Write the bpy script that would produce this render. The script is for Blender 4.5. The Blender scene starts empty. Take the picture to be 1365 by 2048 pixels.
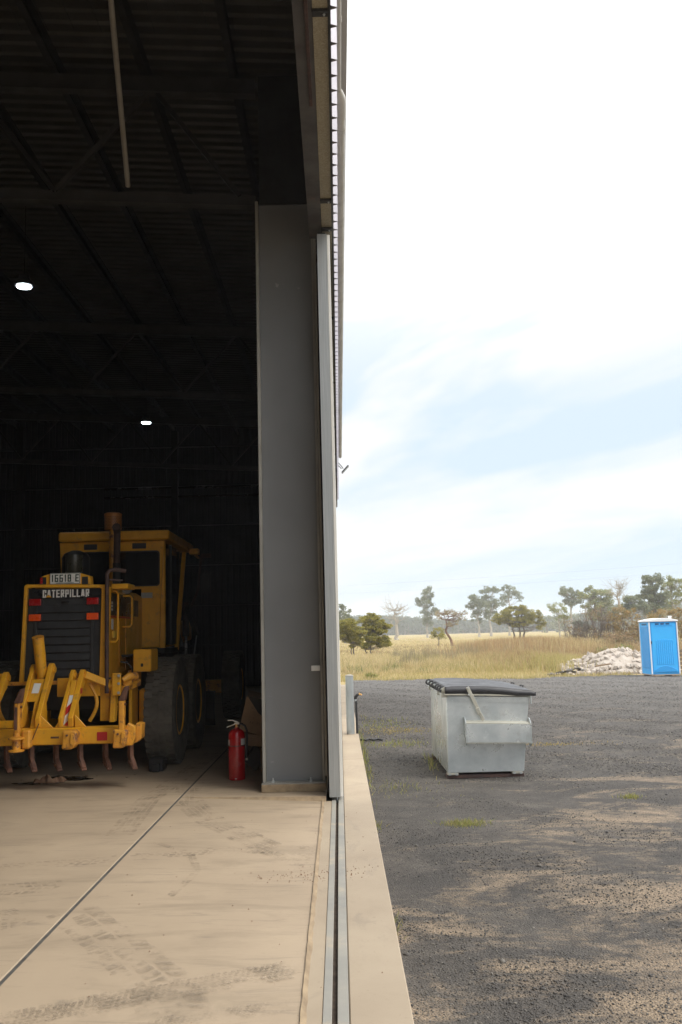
import bpy, bmesh, math, random
import numpy as np
from mathutils import Vector, Matrix
R = math.radians
random.seed(7)
rng = np.random.default_rng(11)
sc = bpy.context.scene
col = sc.collection

# ------------------------------------------------------------------ camera
cam_d = bpy.data.cameras.new('camera')
cam_d.sensor_fit = 'VERTICAL'
cam_d.sensor_height = 24.0
cam_d.lens = 24.0 * 1850.0 / 2048.0
cam_d.clip_start = 0.05
cam_d.clip_end = 6000
cam = bpy.data.objects.new('camera', cam_d)
col.objects.link(cam)
pitch, roll, yaw = R(7.48), R(1.45), R(0.30)
fw = Vector((0, math.cos(pitch), math.sin(pitch)))
rt = Vector((1, 0, 0)); up = Vector((0, -math.sin(pitch), math.cos(pitch)))
rt2 = rt * math.cos(roll) - up * math.sin(roll)
up2 = up * math.cos(roll) + rt * math.sin(roll)
Rz = Matrix.Rotation(-yaw, 3, 'Z')
rt2, up2, fw = Rz @ rt2, Rz @ up2, Rz @ fw
m3 = Matrix((rt2, up2, -fw)).transposed()
cam.matrix_world = Matrix.Translation((0, 0, 1.6)) @ m3.to_4x4()
sc.camera = cam

# ------------------------------------------------------------------ view
sc.view_settings.view_transform = 'Standard'
sc.view_settings.look = 'None'
sc.view_settings.gamma = 1
sc.view_settings.exposure = 0.2
sc.cycles.max_bounces = 9
sc.cycles.diffuse_bounces = 6
sc.cycles.volume_bounces = 1
sc.cycles.transparent_max_bounces = 16

# ------------------------------------------------------------------ sky and sun
SUN_EL, SUN_AZ = R(52), R(114)        # azimuth from +Y towards +X
w = bpy.data.worlds.new('World'); sc.world = w; w.use_nodes = True
nt = w.node_tree; N = nt.nodes; LK = nt.links
N.clear()
out = N.new('ShaderNodeOutputWorld'); bg = N.new('ShaderNodeBackground')
bg.inputs['Strength'].default_value = 0.12
sky = N.new('ShaderNodeTexSky'); sky.sky_type = 'NISHITA'; sky.sun_disc = False
sky.sun_elevation = SUN_EL; sky.sun_rotation = SUN_AZ
sky.dust_density = 2.5; sky.air_density = 1.0
tc = N.new('ShaderNodeTexCoord')
sep = N.new('ShaderNodeSeparateXYZ'); LK.new(tc.outputs['Generated'], sep.inputs[0])
def wm(op, a, b=None, clamp=False):
    n = N.new('ShaderNodeMath'); n.operation = op; n.use_clamp = clamp
    for i, v in enumerate((a, b)):
        if v is None: continue
        if isinstance(v, (int, float)): n.inputs[i].default_value = v
        else: LK.new(v, n.inputs[i])
    return n.outputs[0]
zc = wm('MAXIMUM', sep.outputs['Z'], 0.0)
tilt = wm('SUBTRACT', sep.outputs['Z'], wm('MULTIPLY', sep.outputs['X'], 0.20))
comb = N.new('ShaderNodeCombineXYZ'); LK.new(wm('MULTIPLY', sep.outputs['X'], 1.5), comb.inputs[0]); LK.new(wm('MULTIPLY', sep.outputs['Y'], 1.5), comb.inputs[1]); LK.new(wm('MULTIPLY', tilt, 6.0), comb.inputs[2])
mp = N.new('ShaderNodeMapping'); mp.inputs['Location'].default_value = (3.1, 1.7, 0.35)
LK.new(comb.outputs[0], mp.inputs['Vector'])
no = N.new('ShaderNodeTexNoise'); no.inputs['Scale'].default_value = 1.5; no.inputs['Detail'].default_value = 7; no.inputs['Roughness'].default_value = 0.52; no.inputs['Distortion'].default_value = 0.5
LK.new(mp.outputs[0], no.inputs['Vector'])
cr = N.new('ShaderNodeValToRGB'); cr.color_ramp.elements[0].position = 0.44; cr.color_ramp.elements[1].position = 0.60
LK.new(no.outputs['Fac'], cr.inputs[0])
# thin high overcast: clear air shows only faintly through it, most of all above the horizon
ss = N.new('ShaderNodeMapRange'); ss.interpolation_type = 'SMOOTHSTEP'; ss.inputs[1].default_value = 0.20; ss.inputs[2].default_value = 0.43
LK.new(sep.outputs['Z'], ss.inputs[0]); thick = ss.outputs[0]
cover = wm('ADD', cr.outputs[0], thick, True)
s2 = N.new('ShaderNodeMapRange'); s2.interpolation_type = 'SMOOTHSTEP'; s2.inputs[1].default_value = 0.26; s2.inputs[2].default_value = 0.95
LK.new(sep.outputs['Z'], s2.inputs[0]); lum = wm('ADD', 1.0, wm('MULTIPLY', s2.outputs[0], 1.9))
haz = N.new('ShaderNodeMix'); haz.data_type = 'RGBA'; haz.inputs[0].default_value = 0.93
LK.new(sky.outputs[0], haz.inputs[6]); haz.inputs[7].default_value = (5.6, 6.65, 7.6, 1)
cl = N.new('ShaderNodeMix'); cl.data_type = 'RGBA'
LK.new(cover, cl.inputs[0]); LK.new(haz.outputs[2], cl.inputs[6]); cl.inputs[7].default_value = (7.4, 7.5, 7.65, 1)
sc_n = N.new('ShaderNodeVectorMath'); sc_n.operation = 'SCALE'
LK.new(cl.outputs[2], sc_n.inputs[0]); LK.new(lum, sc_n.inputs['Scale'])
LK.new(sc_n.outputs[0], bg.inputs['Color']); LK.new(bg.outputs[0], out.inputs[0])

sun_d = bpy.data.lights.new('sun', 'SUN'); sun_d.energy = 2.1; sun_d.angle = R(28); sun_d.color = (1, 0.94, 0.84)
sun = bpy.data.objects.new('sun', sun_d); col.objects.link(sun)
sdir = Vector((math.sin(SUN_AZ) * math.cos(SUN_EL), math.cos(SUN_AZ) * math.cos(SUN_EL), math.sin(SUN_EL)))
sun.rotation_euler = sdir.to_track_quat('Z', 'Y').to_euler(); sun.location = sdir * 60

# ------------------------------------------------------------------ materials
def nn(nt, t, **kw):
    n = nt.nodes.new(t)
    for k, v in kw.items(): n.inputs[k].default_value = v
    return n
def c4(c): return (c[0], c[1], c[2], 1)
def mat(name, c1, c2=None, scale=6.0, rough=0.6, metal=0.0, bump=0.0, bscale=80.0, spots=None, stretch=None, emit=None, spec=0.5, trans=None, island=False, stain=None, coat=0.0, lo=0.35, hi=0.65):
    """base colour between c1 and c2 by noise; spots=(colour, threshold, scale) adds worn or dirty patches"""
    m = bpy.data.materials.new(name); m.use_nodes = True
    nt = m.node_tree; L = nt.links
    b = nt.nodes['Principled BSDF']
    b.inputs['Roughness'].default_value = rough; b.inputs['Metallic'].default_value = metal
    b.inputs['Specular IOR Level'].default_value = spec
    if coat: b.inputs['Coat Weight'].default_value = coat
    geo = nt.nodes.new('ShaderNodeNewGeometry')
    vec = geo.outputs['Position']
    if stretch:
        mpn = nt.nodes.new('ShaderNodeMapping'); mpn.inputs['Scale'].default_value = stretch
        L.new(vec, mpn.inputs[0]); vec = mpn.outputs[0]
    colr = None
    if c2 is None: c2 = tuple(x * 0.82 for x in c1)
    if island:
        r = nt.nodes.new('ShaderNodeValToRGB'); e = r.color_ramp.elements
        cols = island if isinstance(island, (list, tuple)) else (c1, c2)
        e[0].color = c4(cols[0]); e[1].color = c4(cols[-1])
        for i, c in enumerate(cols[1:-1]):
            el = e.new((i + 1) / (len(cols) - 1)); el.color = c4(c)
        L.new(geo.outputs['Random Per Island'], r.inputs[0]); colr = r.outputs[0]
    else:
        n = nn(nt, 'ShaderNodeTexNoise', Scale=scale, Detail=6.0, Roughness=0.62)
        L.new(vec, n.inputs['Vector'])
        r = nt.nodes.new('ShaderNodeValToRGB'); r.color_ramp.elements[0].position = lo; r.color_ramp.elements[1].position = hi
        r.color_ramp.elements[0].color = c4(c1); r.color_ramp.elements[1].color = c4(c2)
        L.new(n.outputs['Fac'], r.inputs[0]); colr = r.outputs[0]
        rr = nt.nodes.new('ShaderNodeMapRange'); rr.inputs[1].default_value = 0.3; rr.inputs[2].default_value = 0.7
        rr.inputs[3].default_value = max(0.03, rough - 0.1); rr.inputs[4].default_value = min(1, rough + 0.12)
        L.new(n.outputs['Fac'], rr.inputs[0]); L.new(rr.outputs[0], b.inputs['Roughness'])
    for sp in ([spots] if spots and not isinstance(spots, list) else (spots or [])):
        n2 = nn(nt, 'ShaderNodeTexNoise', Scale=sp[2], Detail=8.0, Roughness=0.7)
        L.new(vec, n2.inputs['Vector'])
        r2 = nt.nodes.new('ShaderNodeValToRGB'); r2.color_ramp.elements[0].position = sp[1]; r2.color_ramp.elements[1].position = sp[1] + (sp[3] if len(sp) > 3 else 0.06)
        L.new(n2.outputs['Fac'], r2.inputs[0])
        mx = nt.nodes.new('ShaderNodeMix'); mx.data_type = 'RGBA'
        L.new(r2.outputs[0], mx.inputs[0]); L.new(colr, mx.inputs[6]); mx.inputs[7].default_value = c4(sp[0]); colr = mx.outputs[2]
    L.new(colr, b.inputs['Base Color'])
    if bump:
        n3 = nn(nt, 'ShaderNodeTexNoise', Scale=bscale, Detail=4.0); L.new(vec, n3.inputs['Vector'])
        bp = nn(nt, 'ShaderNodeBump', Strength=bump, Distance=0.01); L.new(n3.outputs['Fac'], bp.inputs['Height'])
        L.new(bp.outputs[0], b.inputs['Normal'])
    if emit:
        b.inputs['Emission Color'].default_value = c4(emit[0]); b.inputs['Emission Strength'].default_value = emit[1]
    if trans:
        tr = nt.nodes.new('ShaderNodeBsdfTranslucent'); L.new(colr, tr.inputs[0])
        ms = nt.nodes.new('ShaderNodeMixShader'); ms.inputs[0].default_value = trans
        o = [x for x in nt.nodes if x.type == 'OUTPUT_MATERIAL'][0]
        L.new(b.outputs[0], ms.inputs[1]); L.new(tr.outputs[0], ms.inputs[2]); L.new(ms.outputs[0], o.inputs[0])
    return m
M = {}
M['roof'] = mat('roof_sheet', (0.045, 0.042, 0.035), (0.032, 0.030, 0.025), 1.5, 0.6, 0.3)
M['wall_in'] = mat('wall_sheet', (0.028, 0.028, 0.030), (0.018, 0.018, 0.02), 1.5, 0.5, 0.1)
M['clad'] = mat('zinc_cladding', (0.62, 0.60, 0.66), (0.5, 0.49, 0.54), 3, 0.4, 0.15)
M['dark_steel'] = mat('dark_steel', (0.025, 0.024, 0.022), (0.017, 0.016, 0.015), 4, 0.6, 0.2)
M['beam'] = mat('header_steel', (0.11, 0.105, 0.10), (0.075, 0.07, 0.068), 3, 0.55, 0.2, spots=((0.13, 0.10, 0.085), 0.6, 2.5))
M['glint'] = mat('glossy_glint_tube', (0.10, 0.10, 0.10), None, 4, 0.22, 0.9)  # smooth metal for the added tubes that mirror the lamp
M['truss'] = mat('dark_truss_steel', (0.05, 0.048, 0.044), (0.035, 0.033, 0.03), 4, 0.55, 0.1)
M['column'] = mat('grey_painted_steel', (0.20, 0.204, 0.208), (0.175, 0.178, 0.181), 0.9, 0.5, 0.0, spots=[((0.20, 0.19, 0.17), 0.62, 3.0, 0.2), ((0.14, 0.12, 0.10), 0.70, 16.0, 0.03), ((0.30, 0.30, 0.29), 0.68, 5.0, 0.03)])
M['column_edge'] = mat('primed_steel', (0.33, 0.32, 0.29), (0.26, 0.25, 0.22), 4, 0.55, spots=((0.22, 0.16, 0.11), 0.66, 9))
M['galv'] = mat('galvanised_steel', (0.50, 0.52, 0.525), (0.36, 0.385, 0.39), 4.5, 0.42, 0.5, bump=0.05, bscale=140, spots=[((0.62, 0.63, 0.62), 0.57, 14.0, 0.1), ((0.30, 0.31, 0.31), 0.66, 7.0, 0.1)])
M['galv_door'] = mat('galvanised_channel', (0.46, 0.475, 0.475), (0.33, 0.345, 0.345), 5, 0.42, 0.55, stretch=(30, 1, 0.35), spots=((0.55, 0.56, 0.55), 0.6, 12.0, 0.12))
M['galv_bounce'] = mat('bounce_tinted_girt', (0.42, 0.38, 0.28), (0.28, 0.25, 0.17), 90, 0.55, 0.25, spots=((0.50, 0.46, 0.36), 0.6, 40.0))  # speckled galvanised steel, brownish ground bounce put into its base colour
M['white'] = mat('white_door_skin', (0.82, 0.81, 0.76), (0.74, 0.73, 0.68), 3, 0.45)
M['fascia'] = mat('cream_fascia', (0.36, 0.34, 0.30), (0.31, 0.29, 0.25), 2, 0.45)
M['pvc'] = mat('cream_drain_pipe', (0.50, 0.48, 0.42), (0.42, 0.40, 0.35), 3, 0.4)
M['black_flash'] = mat('dark_flashing', (0.03, 0.03, 0.033), (0.02, 0.02, 0.02), 4, 0.5)
M['tube'] = mat('pale_conduit', (0.30, 0.28, 0.24), (0.24, 0.22, 0.19), 4, 0.5)
M['yellow'] = mat('yellow_machine_paint', (0.80, 0.40, 0.022), (0.70, 0.33, 0.018), 5, 0.42, 0.0, bump=0.04, bscale=30, spots=[((0.36, 0.20, 0.05), 0.56, 6.0, 0.16), ((0.14, 0.075, 0.035), 0.68, 18.0, 0.04)], coat=0.1)
M['yellow_worn'] = mat('worn_yellow_paint', (0.76, 0.36, 0.035), (0.62, 0.26, 0.03), 7, 0.5, 0.0, bump=0.1, bscale=50, spots=[((0.20, 0.085, 0.04), 0.52, 9.0, 0.1), ((0.10, 0.05, 0.03), 0.66, 22.0, 0.04)])
M['rust'] = mat('rusty_steel', (0.17, 0.075, 0.045), (0.09, 0.045, 0.032), 12, 0.8, 0.1, bump=0.2, bscale=70, spots=((0.42, 0.20, 0.05), 0.62, 10.0, 0.08))
M['rust_dark'] = mat('dark_rust_pipe', (0.085, 0.045, 0.035), (0.05, 0.032, 0.03), 12, 0.7, 0.1)
M['tyre'] = mat('tyre_rubber', (0.14, 0.124, 0.10), (0.08, 0.073, 0.06), 8, 0.85, bump=0.15, bscale=60, spots=((0.13, 0.105, 0.07), 0.58, 12.0, 0.14))
M['black'] = mat('black_plastic', (0.028, 0.028, 0.03), (0.018, 0.018, 0.02), 6, 0.45)
M['black_dusty'] = mat('dusty_black_louvre', (0.035, 0.037, 0.04), (0.022, 0.022, 0.024), 5, 0.55, spots=((0.075, 0.07, 0.065), 0.6, 7.0, 0.15))
M['decal_black'] = mat('black_decal', (0.015, 0.016, 0.018), (0.012, 0.012, 0.014), 6, 0.3)
M['decal_white'] = mat('white_decal', (0.80, 0.79, 0.76), (0.72, 0.71, 0.68), 8, 0.4)
M['decal_grey'] = mat('grey_sticker', (0.42, 0.42, 0.38), (0.34, 0.34, 0.30), 60, 0.4)
M['decal_red'] = mat('red_decal', (0.55, 0.02, 0.02), (0.45, 0.015, 0.02), 8, 0.35)
M['red_lens'] = mat('red_lens', (0.38, 0.012, 0.012), (0.30, 0.01, 0.01), 20, 0.25)
M['amber_lens'] = mat('orange_lens', (0.85, 0.10, 0.01), (0.75, 0.08, 0.01), 20, 0.3)
M['plate_ink'] = mat('dark_green_ink', (0.02, 0.05, 0.035), None, 8, 0.5)
M['glass'] = mat('dark_cab_glass', (0.008, 0.009, 0.010), (0.012, 0.013, 0.012), 3, 0.08, 0.0, spec=0.6)
M['lamp_glass'] = mat('lamp_lens', (0.62, 0.60, 0.55), (0.45, 0.44, 0.40), 30, 0.15, 0.7)
M['dome'] = mat('smoked_plastic_bowl', (0.06, 0.055, 0.035), (0.04, 0.038, 0.025), 4, 0.3)
M['mesh_orange'] = mat('orange_mesh_paint', (0.45, 0.17, 0.03), (0.36, 0.13, 0.025), 5, 0.5)
M['chrome'] = mat('chromed_rod', (0.85, 0.85, 0.85), (0.8, 0.8, 0.8), 5, 0.2, 0.6)
M['ext_red'] = mat('extinguisher_red', (0.50, 0.008, 0.012), (0.44, 0.007, 0.01), 3, 0.25, coat=0.4)
M['silver'] = mat('silver_handle', (0.72, 0.68, 0.60), (0.62, 0.58, 0.5), 20, 0.35, 0.4)
M['brass'] = mat('brass', (0.75, 0.45, 0.15), (0.6, 0.33, 0.1), 20, 0.3, 0.6)
M['carton'] = mat('brown_cardboard', (0.40, 0.26, 0.15), (0.32, 0.205, 0.12), 5, 0.85, spots=((0.17, 0.105, 0.06), 0.62, 9.0, 0.1))
M['carton_dark'] = mat('dark_wrapping', (0.035, 0.03, 0.028), (0.02, 0.018, 0.018), 6, 0.6)
M['timber'] = mat('old_timber', (0.26, 0.18, 0.11), (0.18, 0.12, 0.07), 8, 0.8, stretch=(1, 8, 8))
M['oil'] = mat('oil_stain', (0.02, 0.015, 0.010), (0.03, 0.022, 0.015), 8, 0.25)
M['rag'] = mat('oily_rag', (0.30, 0.19, 0.12), (0.17, 0.09, 0.055), 14, 0.9, bump=0.3, bscale=40)
M['lid'] = mat('black_bin_lid', (0.045, 0.045, 0.05), (0.03, 0.03, 0.034), 3, 0.42, spots=((0.10, 0.095, 0.09), 0.58, 3.0, 0.2))
M['bin'] = mat('galvanised_bin', (0.70, 0.74, 0.745), (0.42, 0.46, 0.47), 1.9, 0.30, 0.65, bump=0.04, bscale=6, spots=[((0.58, 0.60, 0.60), 0.56, 5.0, 0.12), ((0.36, 0.38, 0.38), 0.56, 2.6, 0.12), ((0.80, 0.83, 0.83), 0.60, 4.2, 0.14), ((0.26, 0.19, 0.12), 0.69, 9.0, 0.05)])
M['bin_cream'] = mat('weathered_galvanised', (0.47, 0.45, 0.38), (0.36, 0.35, 0.30), 3, 0.5, 0.3, spots=((0.25, 0.13, 0.06), 0.66, 12.0, 0.08))
M['blue'] = mat('blue_toilet_plastic', (0.040, 0.44, 0.90), (0.034, 0.40, 0.86), 1.5, 0.42)
M['blue_deep'] = mat('blue_recess_plastic', (0.028, 0.33, 0.75), (0.024, 0.30, 0.70), 1.5, 0.45)
M['white_plastic'] = mat('white_toilet_plastic', (0.82, 0.83, 0.84), (0.75, 0.76, 0.77), 2, 0.4)
M['navy'] = mat('dark_blue_vent', (0.01, 0.05, 0.15), None, 4, 0.5)
M['bollard'] = mat('galvanised_bollard', (0.40, 0.42, 0.42), (0.31, 0.33, 0.33), 6, 0.45, 0.4, stretch=(1, 1, 0.4), spots=((0.50, 0.51, 0.50), 0.6, 15.0, 0.12))
M['rock'] = mat('broken_concrete', (0.44, 0.39, 0.34), (0.34, 0.29, 0.24), 3, 0.9, bump=0.5, bscale=14, spots=((0.28, 0.19, 0.13), 0.58, 2.2, 0.12))
M['rock_dark'] = mat('dark_slab_rubble', (0.13, 0.12, 0.105), (0.07, 0.065, 0.06), 5, 0.9, bump=0.4, bscale=20)
M['bark_pale'] = mat('pale_gum_bark', (0.42, 0.38, 0.32), (0.28, 0.25, 0.21), 3, 0.85)
M['bark_grey'] = mat('grey_bark', (0.20, 0.17, 0.14), (0.12, 0.10, 0.085), 4, 0.9)
M['bark_red'] = mat('red_brown_bark', (0.20, 0.10, 0.06), (0.12, 0.065, 0.045), 4, 0.9)
def leafm(name, cols): return mat(name, cols[0], island=cols, rough=0.6, spec=0.2, trans=0.42)
M['leaf_gum'] = leafm('grey_gum_leaves', [(0.123, 0.145, 0.087), (0.189, 0.217, 0.131), (0.246, 0.261, 0.160), (0.145, 0.174, 0.087)])
M['leaf_olive'] = leafm('olive_leaves', [(0.20, 0.20, 0.04), (0.30, 0.28, 0.055), (0.40, 0.34, 0.08), (0.15, 0.15, 0.035)])
M['leaf_green'] = leafm('yellow_green_leaves', [(0.176, 0.216, 0.068), (0.270, 0.297, 0.108), (0.351, 0.338, 0.162), (0.135, 0.162, 0.068)])
M['leaf_dark'] = leafm('dark_green_leaves', [(0.042, 0.072, 0.036), (0.072, 0.102, 0.048), (0.096, 0.120, 0.060)])
M['leaf_brown'] = leafm('brown_dry_leaves', [(0.288, 0.192, 0.112), (0.384, 0.272, 0.160), (0.208, 0.160, 0.096), (0.256, 0.240, 0.128)])
M['leaf_orange'] = leafm('orange_brown_leaves', [(0.40, 0.27, 0.12), (0.32, 0.23, 0.11), (0.26, 0.22, 0.10), (0.44, 0.30, 0.15), (0.24, 0.24, 0.11)])
M['leaf_tan'] = leafm('tan_seed_heads', [(0.42, 0.36, 0.24), (0.32, 0.27, 0.17), (0.25, 0.23, 0.13)])
M['grass_dry'] = leafm('straw_grass', [(0.58, 0.46, 0.24), (0.66, 0.55, 0.33), (0.48, 0.38, 0.19), (0.42, 0.37, 0.16), (0.62, 0.48, 0.29)])
M['grass_green'] = leafm('green_yellow_grass', [(0.36, 0.33, 0.11), (0.48, 0.41, 0.17), (0.58, 0.47, 0.24), (0.32, 0.31, 0.10)])
M['grass_red'] = leafm('russet_grass', [(0.42, 0.27, 0.14), (0.50, 0.36, 0.20), (0.33, 0.22, 0.12), (0.46, 0.38, 0.2)])
M['weed'] = leafm('green_weed', [(0.24, 0.28, 0.07), (0.36, 0.36, 0.12), (0.18, 0.21, 0.06), (0.44, 0.38, 0.16), (0.30, 0.25, 0.12)])
M['weed_dry'] = leafm('dry_weed', [(0.42, 0.30, 0.13), (0.34, 0.28, 0.08), (0.50, 0.38, 0.18)])
M['stone'] = mat('gravel_stone', (0.1, 0.1, 0.1), island=[(0.05, 0.047, 0.045), (0.075, 0.07, 0.066), (0.10, 0.094, 0.088), (0.055, 0.052, 0.05), (0.13, 0.115, 0.10), (0.085, 0.078, 0.072), (0.22, 0.20, 0.17)], rough=0.85)
M['stone_rust'] = mat('rusty_pebble', (0.2, 0.1, 0.05), (0.12, 0.08, 0.05), 30, 0.85)

# ---- concrete floor
def concrete(name, c1, c2, dirt=True, warm=0.0):
    m = bpy.data.materials.new(name); m.use_nodes = True; nt = m.node_tree; L = nt.links
    b = nt.nodes['Principled BSDF']; b.inputs['Roughness'].default_value = 0.62; b.inputs['Specular IOR Level'].default_value = 0.35
    geo = nt.nodes.new('ShaderNodeNewGeometry')
    def noise(scale, det, rough, st=(1, 1, 1), rot=0, dist=0.0):
        mp = nt.nodes.new('ShaderNodeMapping'); mp.inputs['Scale'].default_value = st; mp.inputs['Rotation'].default_value = (0, 0, R(rot))
        L.new(geo.outputs['Position'], mp.inputs[0])
        n = nn(nt, 'ShaderNodeTexNoise', Scale=scale, Detail=det, Roughness=rough, Distortion=dist); L.new(mp.outputs[0], n.inputs['Vector']); return n.outputs['Fac']
    def ramp(fac, a, bb, ca=(0, 0, 0), cb=(1, 1, 1)):
        r = nt.nodes.new('ShaderNodeValToRGB'); r.color_ramp.elements[0].position = a; r.color_ramp.elements[1].position = bb
        r.color_ramp.elements[0].color = c4(ca); r.color_ramp.elements[1].color = c4(cb); L.new(fac, r.inputs[0]); return r.outputs[0]
    def mix(f, a, c, amt=1.0):
        if amt != 1.0:
            mm = nt.nodes.new('ShaderNodeMath'); mm.operation = 'MULTIPLY'; mm.inputs[1].default_value = amt; L.new(f, mm.inputs[0]); f = mm.outputs[0]
        mx = nt.nodes.new('ShaderNodeMix'); mx.data_type = 'RGBA'; L.new(f, mx.inputs[0]); L.new(a, mx.inputs[6]); mx.inputs[7].default_value = c4(c); return mx.outputs[2]
    cc = ramp(noise(1.1, 7, 0.6), 0.32, 0.68, c1, c2)
    cc = mix(ramp(noise(38, 4, 0.7), 0.62, 0.72), cc, tuple(x * 0.78 for x in c2), 0.5)
    if dirt == 'light':
        cc = mix(ramp(noise(2.2, 8, 0.7, (1, 1, 1), 0, 0.5), 0.52, 0.66), cc, (0.33, 0.265, 0.19), 0.55)
        cc = mix(ramp(noise(14, 6, 0.75), 0.63, 0.68), cc, (0.25, 0.20, 0.14), 0.4)
        cc = mix(ramp(noise(3.5, 8, 0.75, (1, 0.5, 1), 30, 0.8), 0.55, 0.64), cc, (0.24, 0.20, 0.155), 0.4)
    elif dirt:
        cc = mix(ramp(noise(1.3, 8, 0.68, (0.7, 2.4, 1), 12, 0.6), 0.50, 0.66), cc, (0.26, 0.205, 0.145), 0.62)
        cc = mix(ramp(noise(3.2, 8, 0.75, (0.5, 3.2, 1), -8, 1.0), 0.56, 0.66), cc, (0.20, 0.165, 0.13), 0.5)
        cc = mix(ramp(noise(9, 6, 0.8, (0.6, 1.6, 1), 20), 0.66, 0.71), cc, (0.16, 0.125, 0.09), 0.45)
    L.new(cc, b.inputs['Base Color'])
    bp = nn(nt, 'ShaderNodeBump', Strength=0.10, Distance=0.004); L.new(noise(60, 5, 0.7), bp.inputs['Height']); L.new(bp.outputs[0], b.inputs['Normal'])
    return m
M['concrete'] = concrete('floor_concrete', (0.425, 0.333, 0.235), (0.36, 0.28, 0.197))
M['concrete_out'] = concrete('edge_concrete', (0.40, 0.325, 0.235), (0.335, 0.265, 0.19), 'light')
M['concrete_nib'] = mat('stained_concrete', (0.34, 0.25, 0.15), (0.22, 0.16, 0.10), 12, 0.8, bump=0.2, bscale=60, stretch=(1, 0.5, 1))
M['joint'] = mat('joint_filler', (0.10, 0.095, 0.085), (0.06, 0.055, 0.05), 10, 0.8)
M['slot_dirt'] = mat('slot_dirt', (0.10, 0.07, 0.045), (0.05, 0.035, 0.025), 14, 0.9, bump=0.4, bscale=60)
M['angle_galv'] = mat('worn_track_angle', (0.36, 0.335, 0.285), (0.27, 0.265, 0.24), 1.6, 0.55, 0.15, spots=((0.50, 0.40, 0.27), 0.55, 3.0, 0.16))

def decal(name, colr, thr, scale, amt):
    m = bpy.data.materials.new(name); m.use_nodes = True; nt = m.node_tree; L = nt.links
    b = nt.nodes['Principled BSDF']; b.inputs['Base Color'].default_value = c4(colr); b.inputs['Roughness'].default_value = 0.8
    geo = nt.nodes.new('ShaderNodeNewGeometry')
    n = nn(nt, 'ShaderNodeTexNoise', Scale=scale, Detail=7.0, Roughness=0.75); L.new(geo.outputs['Position'], n.inputs['Vector'])
    r = nt.nodes.new('ShaderNodeMapRange'); r.inputs[1].default_value = thr; r.inputs[2].default_value = thr + 0.16; r.inputs[3].default_value = 0; r.inputs[4].default_value = amt
    L.new(n.outputs['Fac'], r.inputs[0]); L.new(r.outputs[0], b.inputs['Alpha'])
    return m
M['rubber_mark'] = decal('rubber_tread_mark', (0.19, 0.155, 0.115), 0.43, 6, 0.45)
M['dust_mark'] = decal('dusty_tread_mark', (0.25, 0.205, 0.15), 0.47, 4, 0.42)

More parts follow.
